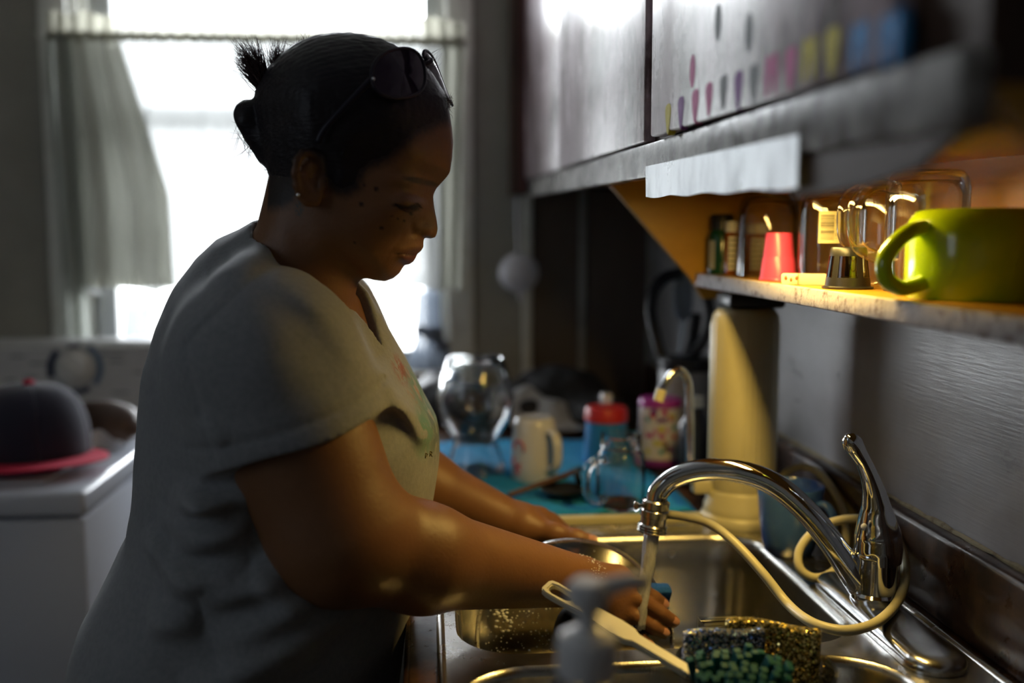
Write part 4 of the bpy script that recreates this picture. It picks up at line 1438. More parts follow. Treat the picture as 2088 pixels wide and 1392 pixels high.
def shirt_base(P):
    d = TORSO.eval(P, 0.0)
    d = smin(d, sleeve_n(P), 0.036)
    d = smin(d, sleeve_f(P), 0.022)
    return d


def shirt_post(P, d):
    for a, c, r, amp in FOLDS:
        d = d - fold(P, a, c, r, amp)
    d = d + 0.0035 * vnoise(P * 14.0) + 0.0014 * vnoise(P * 34.0)
    # arm-hole seam, sleeve hem seam
    hm = np.abs((P - hem_mid) @ hn + 0.019)
    near = (P[:, 1] < 1.0) & (P[:, 2] < 1.30)
    d = d + np.where(near, 0.0018 * np.exp(-(hm / 0.0034) ** 2) * (sl_n[0](P) < 0.012), 0)
    s0 = np.array(at(548, 548, .96)); s1 = np.array(at(392, 700, .93)); s2 = np.array(at(448, 924, .92))
    for a, c in ((s0, s1), (s1, s2)):
        ab = c - a; q = P - a
        t = np.clip(q[:, [0, 2]] @ ab[[0, 2]] / (ab[[0, 2]] @ ab[[0, 2]]), 0, 1)
        dd = np.hypot(q[:, 0] - t * ab[0], q[:, 2] - t * ab[2])
        d = d + np.where(P[:, 1] < TD, 0.0016 * np.exp(-(dd / 0.0042) ** 2), 0)
    # openings: sleeves, neck, the V at the front, bottom
    T0 = TORSO.eval(P, 0.0)
    for f, k in arm_cut:
        d = smax(d, -np.maximum(f(P), 0.014 - T0), 0.002)
    d = smax(d, -neck_cut[0](P), 0.004)
    q = P - VB
    s = q @ VD
    yy = np.abs(q[:, 1] - s * VD[1])
    half = np.clip(s, 0, None) * 0.48
    v = np.maximum(yy - half, -s) * 0.9
    front = (P[:, 0] - (np.array(neck_a)[0] - 0.02))
    d = smax(d, -np.maximum(v, -front), 0.003)
    return smax(d, 0.735 - P[:, 2], 0.003)


shirt_m = M('grey_cotton', (0.235, 0.245, 0.262), 0.85, noise=(180, (0.20, 0.21, 0.225), 0.4, 0.6), bump=(420, 0.10), sheen=0.2)
# the faded print on the chest: rust fern, teal and slate leaves
_nt = shirt_m.node_tree; N, L = _nt.nodes, _nt.links
_bs = N['Principled BSDF']
_base = _bs.inputs['Base Color'].links[0].from_socket
_tc = N.new('ShaderNodeTexCoord')


def print_patch(base, centre, radius, scale, lo, hi, col, stretch=(1, 1, 1)):
    sub = N.new('ShaderNodeVectorMath'); sub.operation = 'SUBTRACT'; sub.inputs[1].default_value = tuple(centre)
    L.new(_tc.outputs['Object'], sub.inputs[0])
    sc = N.new('ShaderNodeVectorMath'); sc.operation = 'DIVIDE'; sc.inputs[1].default_value = radius
    L.new(sub.outputs[0], sc.inputs[0])
    ln = N.new('ShaderNodeVectorMath'); ln.operation = 'LENGTH'; L.new(sc.outputs[0], ln.inputs[0])
    fall = N.new('ShaderNodeMapRange'); fall.inputs['From Min'].default_value = 1.0; fall.inputs['From Max'].default_value = 0.45
    L.new(ln.outputs['Value'], fall.inputs[0])
    mp = N.new('ShaderNodeMapping'); mp.inputs['Scale'].default_value = stretch
    L.new(_tc.outputs['Object'], mp.inputs[0])
    nz = N.new('ShaderNodeTexNoise'); nz.inputs['Scale'].default_value = scale; nz.inputs['Detail'].default_value = 5; nz.inputs['Distortion'].default_value = 1.2
    L.new(mp.outputs[0], nz.inputs[0])
    mr = N.new('ShaderNodeMapRange'); mr.inputs['From Min'].default_value = lo; mr.inputs['From Max'].default_value = hi
    L.new(nz.outputs['Fac'], mr.inputs[0])
    mu = N.new('ShaderNodeMath'); mu.operation = 'MULTIPLY'; L.new(fall.outputs[0], mu.inputs[0]); L.new(mr.outputs[0], mu.inputs[1])
    mx = N.new('ShaderNodeMix'); mx.data_type = 'RGBA'
    L.new(mu.outputs[0], mx.inputs[0]); L.new(base, mx.inputs[6]); mx.inputs[7].default_value = (*col, 1)
    return mx.outputs[2]


_c = print_patch(_base, at(808, 765, 1.06), (0.020, 0.045, 0.026), 90, 0.42, 0.55, (0.22, 0.035, 0.025))
_c = print_patch(_c, at(838, 830, 1.06), (0.03, 0.06, 0.05), 60, 0.55, 0.65, (0.30, 0.14, 0.10))
_c = print_patch(_c, at(872, 800, 1.10), (0.045, 0.085, 0.055), 45, 0.40, 0.50, (0.07, 0.17, 0.15))
_c = print_patch(_c, at(888, 870, 1.08), (0.045, 0.08, 0.045), 60, 0.42, 0.52, (0.07, 0.11, 0.13))
_c = print_patch(_c, at(866, 880, 1.02), (0.03, 0.04, 0.034), 55, 0.42, 0.52, (0.08, 0.19, 0.17))
L.new(_c, _bs.inputs['Base Color'])
vsht, qsht = sdf_mesh([(shirt_base, 0.0)], (-0.56, 0.80, 0.70), (0.10, 1.42, 1.42), 0.0030, shirt_post)
shirt_o = link_np('t_shirt', vsht, qsht, shirt_m, woman)

# lettering under the print, laid on the cloth
def shirt_hit(px, py):
    v = np.array(ray(px, py)); v = v / v[1]
    ys = np.linspace(0.86, 1.25, 400)
    P = np.array(CAM)[None] + ys[:, None] * v[None]
    d = shirt_post(P, shirt_base(P))
    i = int(np.argmax(d < 0))
    return Vector(P[i])


GLY = {'P': [[(0, 0), (0, 1)], [(0, 1), (.5, .95), (.6, .75), (.5, .55), (0, .5)]], 'R': [[(0, 0), (0, 1)], [(0, 1), (.5, .95), (.6, .75), (.5, .55), (0, .5)], [(.25, .5), (.6, 0)]], 'I': [[(0, 0), (0, 1)]]}
b = MB()
for ch, px in (('P', 867), ('R', 876)):
    for st in GLY[ch]:
        pts = [shirt_hit(px + 7 * x, 934 - 1.5 * (px - 867) * 0.3 - 10 * y) + Vector((0.0002, -0.0006, 0)) for x, y in st]
        b.tube(pts, 0.0006, 5)
b.build('chest_lettering', M('print_olive', (0.09, 0.08, 0.03), 0.8), shirt_o, 180)

# ------------------------------------------------------------------ trousers and shoes, below the frame
hipx = at(480, 1600, 1.10).x
tr = [ellip((hipx + 0.01, TD, 0.80), (0.155, 0.205, 0.14), .04)]
for s in (-1, 1):
    tr += [rcone((hipx + 0.02, TD + s * 0.095, 0.74), (hipx + 0.06, TD + s * 0.105, 0.44), .098, .070, .05), rcone((hipx + 0.06, TD + s * 0.105, 0.44), (hipx + 0.02, TD + s * 0.11, 0.06), .068, .055, .02)]
def tr_post(P, d): return smax(d + 0.004 * vnoise(P * 16), 0.035 - P[:, 2], 0.004)
vt, qt = sdf_mesh(tr, (-0.50, 0.84, 0.0), (0.06, 1.36, 0.96), 0.007, tr_post)
link_np('trousers', vt, qt, M('dark_denim', (0.02, 0.025, 0.04), 0.8, bump=(300, 0.2)), woman)
for s in (-1, 1):
    sp = [ellip((hipx + 0.075, TD + s * 0.11, 0.035), (0.125, 0.048, 0.045), .02), ellip((hipx + 0.01, TD + s * 0.11, 0.06), (0.06, 0.042, 0.06), .03)]
    v1, q1 = sdf_mesh(sp, (hipx - 0.09, TD + s * 0.11 - 0.07, -0.01), (hipx + 0.22, TD + s * 0.11 + 0.07, 0.14), 0.005, lambda P, d: smax(d, 0.001 - P[:, 2], 0.003))
    link_np('shoe', v1, q1, M('dark_shoe', (0.02, 0.02, 0.022), 0.5), woman)

# ------------------------------------------------------------------ sunglasses pushed up on her hair
sg = thing('sunglasses', 'dark purple sunglasses pushed up on the woman\'s hair', 'sunglasses', head_plane(800, 160, 0.085))
so = Vector(sg.location)
frame_m = M('sunglass_frame', (0.010, 0.008, 0.018), 0.4, spec=0.3)
lens_m = M('sunglass_lens', (0.010, 0.005, 0.018), 0.08, spec=0.35)


def lens(c, u, v, bulge):
    """c centre, u and v half axes; returns outline"""
    n = u.cross(v).normalized()
    if n.dot(Vector((0.4, -1, 0.2))) < 0: n = -n
    out = []
    for k in range(40):
        a = 2 * math.pi * k / 40
        e = 2.3
        ca, sa = math.cos(a), math.sin(a)
        x = math.copysign(abs(ca) ** (2 / e), ca); y = math.copysign(abs(sa) ** (2 / e), sa)
        out.append(c + u * x + v * y - n * bulge * x * x)
    b = MB()
    loops = [[c + n * bulge * (1 - f * f) * 0.35 + (p - c) * f for p in out] for f in (0.02, 0.25, 0.5, 0.75, 1.0)]
    b.loft(loops, True, True, False)
    b.loft([[p - n * 0.0018 for p in lp] for lp in loops], True, True, False)
    b.build('lens', lens_m, sg, 60)
    MB().tube(out + [out[0]], 0.0016, 8, False).build('rim', frame_m, sg, 180)
    return out


P0 = head_plane(757, 166, 0.0905) - so; P1 = head_plane(864, 152, 0.032) - so
c1_ = (P0 + P1) / 2 + Vector((0.004, -0.006, 0.002))
v1_ = (head_plane(806, 109, 0.056) - head_plane(818, 206, 0.070)) / 2
o1_ = lens(c1_, (P1 - P0) / 2, v1_, 0.005)
Q0 = head_plane(868, 140, 0.010) - so; Q1 = head_plane(897, 160, -0.050) - so
c2_ = (Q0 + Q1) / 2 + Vector((0.004, 0, 0.001))
v2_ = (head_plane(866, 108, -0.012) - head_plane(903, 195, -0.026)) / 2
o2_ = lens(c2_, (Q1 - Q0) / 2, v2_, 0.004)
MB().tube(spline([P1 + Vector((-0.003, 0, 0.006)), (P1 + Q0) / 2 + Vector((0.006, -0.002, 0.008)), Q0 + Vector((0.0, 0, 0.008))], 5), 0.0024, 8).build('bridge', frame_m, sg, 180)
for pts in ([P0, head_plane(725, 198, 0.0900) - so, head_plane(688, 236, 0.0885) - so, head_plane(660, 268, 0.0865) - so, head_plane(648, 292, 0.085) - so],
            [Q1, head_plane(850, 190, -0.083) - so, head_plane(770, 232, -0.090) - so, head_plane(690, 272, -0.0880) - so, head_plane(655, 292, -0.085) - so]):
    MB().tube(spline(pts, 5), 0.0019, 8, True, (1.6, 0.8)).build('temple_arm', frame_m, sg, 180)
MB().ball(P0 + Vector((0.002, -0.003, 0.0)), .0018, .0018, .0018, 10, 7).build('hinge_stud', M('stud_silver', (0.8, 0.8, 0.82), 0.1, 1.0), sg, 180)

# ================================================================== THINGS ON THE COUNTER AND IN THE SINK
ZT = 0.910
CLEAR = ware_glass('clear_glass', 0.93)
HEAVY = glass_mat('heavy_clear_glass', (0.97, 0.985, 0.985))
white_gl = M('white_glaze', (0.62, 0.62, 0.62), 0.18, coat=0.3)
cream = M('cream_plastic', (0.60, 0.56, 0.36), 0.35, noise=(9, (0.52, 0.48, 0.30), 0.4, 0.7))
black_pl = M('black_plastic', (0.012, 0.012, 0.014), 0.35)

# pan lid held in the sink
lid = thing('pan_lid', 'round glass pan lid with a steel rim, wet with suds, held in the sink', 'lid', LID_C)
Rl = Vector((0, 0, 1)).rotation_difference(LID_N).to_matrix()


def lidp(x, y, z): return Rl @ Vector((x, y, z))


lid_glass = pane_mat('smoky_lid_glass', 0.08, (0.50, 0.47, 0.40))
[n for n in lid_glass.node_tree.nodes if n.type == 'BSDF_GLOSSY'][0].inputs['Roughness'].default_value = 0.16
b = MB()
pr = [(0.016, 0.0135), (0.05, 0.0115), (0.085, 0.005), (LID_R - 0.004, -0.005)]
b.lathe([(r, z) for r, z in pr] + [(r, z - 0.004) for r, z in reversed(pr)] + [pr[0]], 72, axis=LID_N)
b.build('glass', lid_glass, lid, 60)
b = MB()
b.lathe([(LID_R - 0.0042, -0.004), (LID_R - 0.0015, -0.0028), (LID_R + 0.0005, -0.0045), (LID_R + 0.0005, -0.0095), (LID_R - 0.0015, -0.011), (LID_R - 0.0042, -0.0100), (LID_R - 0.0042, -0.004)], 80, axis=LID_N)
b.build('rim', steel, lid, 40)
b = MB()
b.lathe([(0.0, 0.011), (0.022, 0.0125), (0.024, 0.0155), (0.013, 0.018), (0.010, 0.026), (0.020, 0.034), (0.022, 0.040), (0.016, 0.0445), (0.0, 0.0455)], 32, c=Rl @ Vector((0.0, 0, 0)), axis=LID_N)
b.build('knob', black_pl, lid, 40)
b = MB()
rs3 = random.Random(21)
ex, ey = lidp(1, 0, 0), lidp(0, 1, 0)
foam_pts = []
for k in range(150):
    px, py = rs3.uniform(985, 1150), rs3.uniform(1225, 1330)
    if rs3.random() < 0.16: px, py = rs3.uniform(1180, 1290), rs3.uniform(1118, 1165)
    q = on_lid(px, py, 0) - LID_C
    x, y = q.dot(ex), q.dot(ey)
    r = math.hypot(x, y)
    if r > LID_R - 0.012 or r < 0.028: continue
    z = np.interp(r, [a for a, _ in pr], [c for _, c in pr])
    s = rs3.choice([.0005, .0006, .0008, .001, .0013])
    b.ball(lidp(x, y, z + s * 0.2), s, s, s * 0.7, 6, 4)
for cx, cy, n in ((1030, 1250, 9), (1018, 1262, 8), (1038, 1272, 7)):
    for k in range(n):
        q = on_lid(cx + rs3.gauss(0, 6), cy + rs3.gauss(0, 9), 0) - LID_C
        x, y = q.dot(ex), q.dot(ey)
        r = math.hypot(x, y); z = np.interp(r, [a for a, _ in pr], [c for _, c in pr])
        b.ball(lidp(x, y, z), .0022, .0022, .0012, 7, 5)
sd = b.build('soap_suds', M('soap_white', (0.75, 0.76, 0.78), 0.3), lid, 180); sd['kind'] = 'stuff'

sp = on_lid(1340, 1209, -0.004)
o = MB().box((-0.016, -0.009, -0.010), (0.016, 0.009, 0.010), 0.004).build('cleaning_sponge', M('blue_sponge', (0.01, 0.10, 0.42), 0.85, bump=(240, 0.6)), None, 40, sp)
o.rotation_euler = (0.4, 0.1, 0.1)
tag(o, 'small bright blue sponge under the fingertips at the lid rim', 'sponge')

# filter hose
HZ = [(1362, 1048, 1.136), (1400, 1054, 1.130), (1450, 1069, 1.114), (1500, 1108, 1.084), (1555, 1168, 1.052), (1605, 1230, 1.024), (1650, 1266, 1.006), (1700, 1283, 0.997), (1745, 1283, 0.996), (1795, 1264, 1.002), (1833, 1222, 1.019),
      (1846, 1170, 1.044), (1838, 1118, 1.079), (1812, 1074, 1.109), (1765, 1058, 1.134), (1708, 1061, 1.149), (1660, 1083, 1.154), (1630, 1122, 1.149), (1632, 1160, 1.139), (1664, 1178, 1.134), (1702, 1162, 1.149), (1724, 1112, 1.184), (1722, 1052, 1.224), (1700, 1000, 1.274),
      (1668, 962, 1.324), (1634, 951, 1.364), (1606, 962, 1.384), (1585, 985, 1.396)]
hp = spline([at_z(p[0], p[1], ZD + 0.0215) if 1640 < p[0] < 1800 and p[1] > 1255 else at(*p) for p in HZ], 5)
hp = [Vector((p.x, p.y, max(p.z, ZD + 0.0062))) for p in hp]
tag(MB().tube(hp, 0.0054, 12).build('filter_hose', cream, None, 180), 'cream plastic hose looping from the faucet to the water filter', 'hose')

# water filter
wf = thing('water_filter', 'tall cream countertop water filter with fluted sides and black cap', 'water filter', (0.4606, 1.405, ZT))


def flute(a, z):
    d = math.degrees(a) % 360
    g = 0.0
    for c in (172, 181, 190, 199, 255, 264, 273, 282, 291, 300):
        g += math.exp(-((d - c) / 2.6) ** 2)
    return 1.0 + 0.035 * g * (1 if 0.06 < z < 0.30 else 0)


MB().lathe([(0.050, 0.052), (0.051, 0.060), (0.0515, 0.066), (0.0515, 0.292), (0.049, 0.308), (0.042, 0.317), (0.0, 0.320)], 180, rfun=flute).build('body', cream, wf, 50)
MB().lathe([(0.0, 0.0), (0.0615, 0.0), (0.0625, 0.004), (0.0625, 0.012), (0.060, 0.016), (0.0575, 0.018), (0.0575, 0.028), (0.054, 0.033), (0.054, 0.048), (0.0505, 0.053)], 72).build('base', cream, wf, 40)
MB().box((-0.036, -0.036, 0.3185), (0.050, 0.040, 0.3395), 0.006).build('cap', black_pl, wf)
MB().box((-0.078, -0.012, 0.046), (-0.048, 0.012, 0.066), 0.004).build('spout_bracket', cream, wf)
g0 = Vector((0.4606, 1.405, ZT))
gp = [at(1402, 985, 1.4100) - g0, at(1402, 900, 1.4100) - g0, at(1400, 812, 1.4100) - g0, at(1396, 776, 1.4080) - g0, at(1380, 756, 1.4040) - g0, at(1361, 764, 1.4000) - g0, at(1346, 786, 1.3960) - g0, at(1339, 800, 1.3950) - g0]
f = MB().tube(spline(gp, 6), 0.0068, 14).build('gooseneck', chrome, wf, 60)
a_, c_ = at(1341, 794, 1.3955) - g0, at(1334, 818, 1.3940) - g0
MB().tube([a_, c_], [0.0082, 0.0078], 14).build('gooseneck_tip', cream, wf)
MB().tube([at(1586, 990, 1.4020) - g0, at(1570, 990, 1.4040) - g0], 0.008, 12).build('hose_fitting', cream, wf)


def handle_pts(c, top, bot, out, direction):
    d = Vector(direction).normalized()
    c = Vector(c)
    return spline([c + Vector((0, 0, top)) - d * 0.004, c + d * out * 0.45 + Vector((0, 0, top + 0.003)), c + d * out * 0.92 + Vector((0, 0, top - 0.16 * (top - bot))),
                   c + d * out + Vector((0, 0, (top + bot) / 2)), c + d * out * 0.88 + Vector((0, 0, bot + 0.16 * (top - bot))), c + d * out * 0.42 + Vector((0, 0, bot)), c + Vector((0, 0, bot + 0.002)) - d * 0.004], 6)


# blue mug
mg = thing('mug', 'plain slate blue mug standing behind the kitchen faucet', 'mug', (0.478, 1.255, ZD), group=None)
blue_gl = M('slate_blue_glaze', (0.07, 0.17, 0.52), 0.2, coat=0.4, noise=(80, (0.085, 0.20, 0.55), 0.5, 0.7))
MB().lathe([(0.0, 0.0), (0.030, 0.0), (0.033, 0.003), (0.0375, 0.018), (0.0415, 0.045), (0.0445, 0.080), (0.0462, 0.094), (0.0455, 0.0962), (0.0436, 0.094), (0.041, 0.078), (0.0375, 0.045), (0.033, 0.02), (0.028, 0.008), (0.0, 0.007)], 56).build('body', blue_gl, mg)
MB().tube(handle_pts((0.026, -0.033, 0), 0.074, 0.028, 0.024, (0.62, -0.78, 0)), 0.0056, 12, True, (1.0, 1.3)).build('handle', blue_gl, mg, 60)

tag(MB().box((-0.006, 1.3945, 0.9106), (0.402, 1.4135, 0.9255), 0.003).build('cream_board', cream), 'thin cream plastic board edging the towel behind the sink', 'board')

# blue drying towel
teal = M('turquoise_towel', (0.005, 0.30, 0.58), 0.95, noise=(130, (0.008, 0.21, 0.43), 0.35, 0.65), bump=(330, 0.7))
rsn = np.random.default_rng(4)


def tow(s, t):
    x = -0.008 + 0.395 * s + 0.012 * math.sin(5 * t + 1) * s
    y = 1.422 + 0.54 * t + 0.014 * math.sin(4 * s + 0.5) + 0.012 * s
    z = 0.007 + 0.0022 * math.sin(x * 52 + y * 31) * math.sin(y * 23 + 1) + 0.0012 * math.sin(x * 120 + y * 80)
    if s > 0.93: z += 0.004 * math.sin((s - 0.93) / 0.07 * math.pi)
    if t < 0.05: z += 0.003 * math.sin(t / 0.05 * math.pi)
    return (x, y, ZT + max(z, 0.0046))


tag(fix_normals(MB().sheet(tow, 70, 80, -0.004).build('drying_towel', teal, None, 60)), 'turquoise towel spread on the counter under the washed dishes', 'towel')
ZW = ZT + 0.0092

# glass vase upside down
b = MB()
vp = [(0.052, 0.0), (0.053, 0.003), (0.046, 0.022), (0.0385, 0.045), (0.0375, 0.055), (0.043, 0.066), (0.058, 0.088), (0.0645, 0.110), (0.0645, 0.130), (0.058, 0.160), (0.0505, 0.184), (0.0455, 0.195), (0.038, 0.199), (0.0, 0.1995)]
vi = [(0.0, 0.191), (0.036, 0.190), (0.046, 0.181), (0.054, 0.158), (0.060, 0.130), (0.060, 0.110), (0.0538, 0.090), (0.039, 0.069), (0.0335, 0.056), (0.0345, 0.045), (0.042, 0.022), (0.049, 0.0005), (0.052, 0.0)]
b.lathe(vp + vi, 72)
o = b.build('glass_vase', HEAVY, None, 60, (0.0835, 1.722, ZW)); fix_normals(o)
tag(o, 'clear bulbous glass vase upside down on the turquoise towel', 'vase')

# white mug upside down with red swirl print
mg = thing('mug', 'white mug with a red printed swirl, upside down on the turquoise towel', 'mug', (0.181, 1.660, ZW))
MB().lathe([(0.0385, 0.001), (0.0405, 0.0), (0.0420, 0.002), (0.0425, 0.03), (0.0415, 0.07), (0.0375, 0.100), (0.034, 0.110), (0.031, 0.1125), (0.0, 0.111)], 56).build('body', white_gl, mg)
MB().tube(handle_pts((0.022, -0.034, 0), 0.088, 0.026, 0.028, (0.42, -0.9, 0)), 0.0062, 12, True, (0.8, 1.5)).build('handle', white_gl, mg, 60)
red_p = M('print_red', (0.50, 0.05, 0.06), 0.35)
b = MB()
for c0, r0, a0, a1, zc in ((-2.42, 0.012, -30, 200, 0.062), (-2.50, 0.010, 150, 330, 0.040), (-2.45, 0.006, 0, 300, 0.022)):
    pts = []
    for k in range(14):
        a = rad(a0 + (a1 - a0) * k / 13)
        ang = c0 + r0 * math.cos(a) / 0.042; z = zc + r0 * math.sin(a)
        R = 0.0423 if z < 0.075 else 0.0408
        pts.append((R * math.cos(ang), R * math.sin(ang), z))
    b.tube(pts, 0.0022, 6, True, (1, 1))
b.build('printed_swirl', red_p, mg, 180)

# mason jar mug
mj = thing('jar_mug', 'clear glass jar mug with screw neck standing at the towel\'s edge nearest the faucet', 'mug', (0.291, 1.463, ZW))
b = MB()
op = [(0.0, 0.0), (0.033, 0.0), (0.038, 0.004), (0.039, 0.012), (0.039, 0.078), (0.036, 0.090), (0.0315, 0.096), (0.0315, 0.100), (0.0330, 0.102), (0.0315, 0.105), (0.0330, 0.109), (0.0315, 0.112), (0.0322, 0.117), (0.0315, 0.121), (0.0295, 0.121)]
ip = [(0.0285, 0.117), (0.0285, 0.098), (0.033, 0.088), (0.0358, 0.077), (0.0358, 0.014), (0.033, 0.008), (0.0, 0.007)]
b.lathe(op + ip, 64)
fix_normals(b.build('body', HEAVY, mj, 50))
fix_normals(MB().tube(handle_pts((-0.031, -0.020, 0), 0.082, 0.020, 0.034, (-0.9, -0.45, 0)), 0.0066, 14).build('handle', HEAVY, mj, 60))

# blue cup with red lid
cp = thing('lidded_cup', 'bright blue plastic cup with a scalloped red lid behind the jar mug', 'cup', (0.323, 1.765, ZW))
MB().lathe([(0.0, 0.0), (0.040, 0.0), (0.0425, 0.003), (0.038, 0.090), (0.0, 0.090)], 48).build('body', M('sky_blue_plastic', (0.02, 0.20, 0.48), 0.35), cp)
MB().lathe([(0.0, 0.082), (0.0385, 0.082), (0.0405, 0.084), (0.0398, 0.104), (0.037, 0.109), (0.0, 0.1095)], 96, rfun=lambda a, z: 1 + (0.02 * math.cos(24 * a) if z < 0.095 else 0)).build('lid', M('red_plastic', (0.55, 0.02, 0.015), 0.4), cp)

# dotted tumbler
dt = thing('dotted_tumbler', 'white tumbler printed with coloured dots and bows, purple base upward', 'tumbler', (0.421, 1.757, ZW))
MB().lathe([(0.0, 0.0), (0.0405, 0.0), (0.043, 0.002), (0.0430, 0.014), (0.0, 0.014)], 48).build('rim_band', M('purple_plastic', (0.22, 0.03, 0.27), 0.35), dt)
body_w = M('white_plastic', (0.62, 0.60, 0.62), 0.4)
MB().lathe([(0.0425, 0.014), (0.0400, 0.112)], 48).build('body', body_w, dt)
MB().lathe([(0.0402, 0.111), (0.0408, 0.114), (0.0408, 0.122), (0.038, 0.126), (0.0, 0.1262)], 48).build('base_ring', M('magenta_plastic', (0.36, 0.03, 0.30), 0.35), dt)
DOTC = {'magenta_dot': (0.45, 0.02, 0.20), 'yellow_dot': (0.55, 0.50, 0.02), 'purple_dot': (0.16, 0.03, 0.24), 'teal_dot': (0.03, 0.30, 0.36), 'pink_dot': (0.55, 0.22, 0.36), 'red_dot': (0.5, 0.04, 0.05)}


def surf_disc(b, ang, z, pts, R=None, lift=0.0006):
    """flat outline wrapped on the tumbler wall"""
    P = []
    for (u, v) in pts:
        zz = z + v
        rr = (R or (0.0425 - (zz - 0.014) * 0.0025 / 0.098)) + lift
        a = ang + u / rr
        P.append((rr * math.cos(a), rr * math.sin(a), zz))
    n = len(P)
    c = [sum(p[i] for p in P) / n for i in range(3)]
    k = (c[0] ** 2 + c[1] ** 2) ** 0.5
    c = (c[0] * (k + 0.0008) / k, c[1] * (k + 0.0008) / k, c[2])
    b.add([c] + P, [(0, i + 1, (i + 1) % n + 1) for i in range(n)])


circ = lambda r: [(r * math.cos(2 * math.pi * k / 14), r * math.sin(2 * math.pi * k / 14)) for k in range(14)]
bow = lambda s: [(0, .3 * s), (s, s * .8), (1.1 * s, 0), (s, -.8 * s), (0, -.3 * s), (-s, -.8 * s), (-1.1 * s, 0), (-s, .8 * s)]
rs5 = random.Random(9)
marks = [('magenta_dot', -1.72, .060, circ(.0055)), ('yellow_dot', -1.74, .073, circ(.0060)), ('purple_dot', -1.72, .090, bow(.0085)), ('yellow_dot', -1.85, .046, bow(.009)), ('pink_dot', -1.48, .070, circ(.0045)), ('pink_dot', -1.60, .048, circ(.004)),
         ('teal_dot', -1.74, .030, circ(.0050)), ('magenta_dot', -1.60, .104, circ(.0060)), ('yellow_dot', -1.22, .096, bow(.0075)), ('red_dot', -1.12, .058, circ(.0050)), ('purple_dot', -1.30, .035, circ(.0055)), ('magenta_dot', -1.30, .092, circ(.0045)),
         ('teal_dot', -1.1, .075, circ(.005)), ('pink_dot', -1.98, .068, circ(.0055)), ('red_dot', -2.15, .098, circ(.006)), ('purple_dot', -2.1, .104, circ(.007)), ('magenta_dot', -2.3, .06, bow(.008)), ('teal_dot', -2.4, .09, circ(.005)), ('yellow_dot', -2.35, .03, circ(.005))]
for nm, an, z, pts in marks:
    b = MB(); surf_disc(b, an, z, pts)
    b.build('printed_' + ('bow' if len(pts) == 8 else 'dot'), M(nm, DOTC[nm], 0.4), dt, 180)
b = MB()
for k in range(9):
    surf_disc(b, -1.52, 0.030 + k * 0.0022, [(-.005, 0), (.005, 0), (.005, .0012 if k % 3 else .0016), (-.005, .0012 if k % 3 else .0016)], None, 0.0009)
b.build('barcode', black_pl, dt, 180)

# small white bottle behind the red-lidded cup
wb = thing('small_bottle', 'small white capped bottle showing above the red-lidded cup', 'bottle', (0.338, 1.845, ZT))
MB().lathe([(0.0, 0.0), (0.024, 0.0), (0.026, 0.004), (0.026, 0.09), (0.012, 0.104), (0.010, 0.106), (0, 0.106)], 32).build('body', body_w, wb)
MB().lathe([(0.0115, 0.104), (0.0118, 0.128), (0.010, 0.131), (0.0, 0.131)], 28).build('cap', white_gl, wb)

# slotted spoon
ld = thing('serving_spoon', 'black serving spoon with a brown wooden handle on the turquoise towel', 'spoon', (0.195, 1.535, ZW))
s0 = Vector(ld.location)
MB().tube(spline([at(1037, 1017, 1.515) - s0 + Vector((0, 0, 0.006)), at(1090, 998, 1.530) - s0 + Vector((0, 0, 0.006)), at(1140, 981, 1.550) - s0 + Vector((0, 0, 0.006)), at(1182, 966, 1.570) - s0 + Vector((0, 0, 0.008))], 6), 0.0052, 12, True, (0.8, 1.2)).build('handle', M('brown_wood_handle', (0.10, 0.045, 0.02), 0.5, noise=(20, (0.06, 0.025, 0.01), 0.4, 0.7, (1, 6, 1))), ld, 60)
cB = at(1150, 1003, 1.530) - s0; cB.z = 0
b = MB()
b.lathe([(0.0, 0.004), (0.018, 0.005), (0.030, 0.009), (0.036, 0.014), (0.0372, 0.0150), (0.036, 0.0162), (0.030, 0.0112), (0.018, 0.0072), (0.0, 0.0062)], 40, cB)
b.build('bowl', black_pl, ld)
tp = at(1182, 966, 1.570) - s0 + Vector((0, 0, 0.010))
MB().tube(spline([tp, tp.lerp(cB, 0.5) + Vector((0.008, 0, 0.016)), cB + Vector((0.028, 0.018, 0.0145))], 5), 0.0045, 10, True, (0.6, 1.2)).build('neck', black_pl, ld, 60)

# dark bag and grey cloth at the back of the counter
bgp = [ellip((0.30, 2.26, 0.955), (0.12, 0.10, 0.075), .04), ellip((0.21, 2.20, 0.94), (0.08, 0.08, 0.055), .04), ellip((0.38, 2.15, 0.935), (0.085, 0.07, 0.045), .04), ellip((0.06, 2.26, 0.95), (0.11, 0.10, 0.07), .05)]
v1, q1 = sdf_mesh(bgp, (-0.10, 2.02, 0.88), (0.52, 2.42, 1.08), 0.006, lambda P, d: smax(d + 0.020 * vnoise(P * 17) + 0.008 * vnoise(P * 45), 0.9105 - P[:, 2], 0.002))
bgo = link_np('soft_bag', v1, q1, M('black_bag_fabric', (0.012, 0.012, 0.015), 0.6, bump=(60, 0.3)))
tag(bgo, 'crumpled black fabric bag at the far end of the counter', 'bag')


def gcl(s, t):
    x = 0.145 + 0.20 * s + 0.02 * t
    y = 2.07 + 0.09 * t + 0.012 * math.sin(6 * s)
    z = 1.005 - 0.05 * s - 0.075 * (1 - t) ** 1.3 + 0.008 * math.sin(9 * s + 5 * t) + 0.006 * math.sin(17 * s - 3 * t)
    return (x, y, max(z, ZT + 0.015))


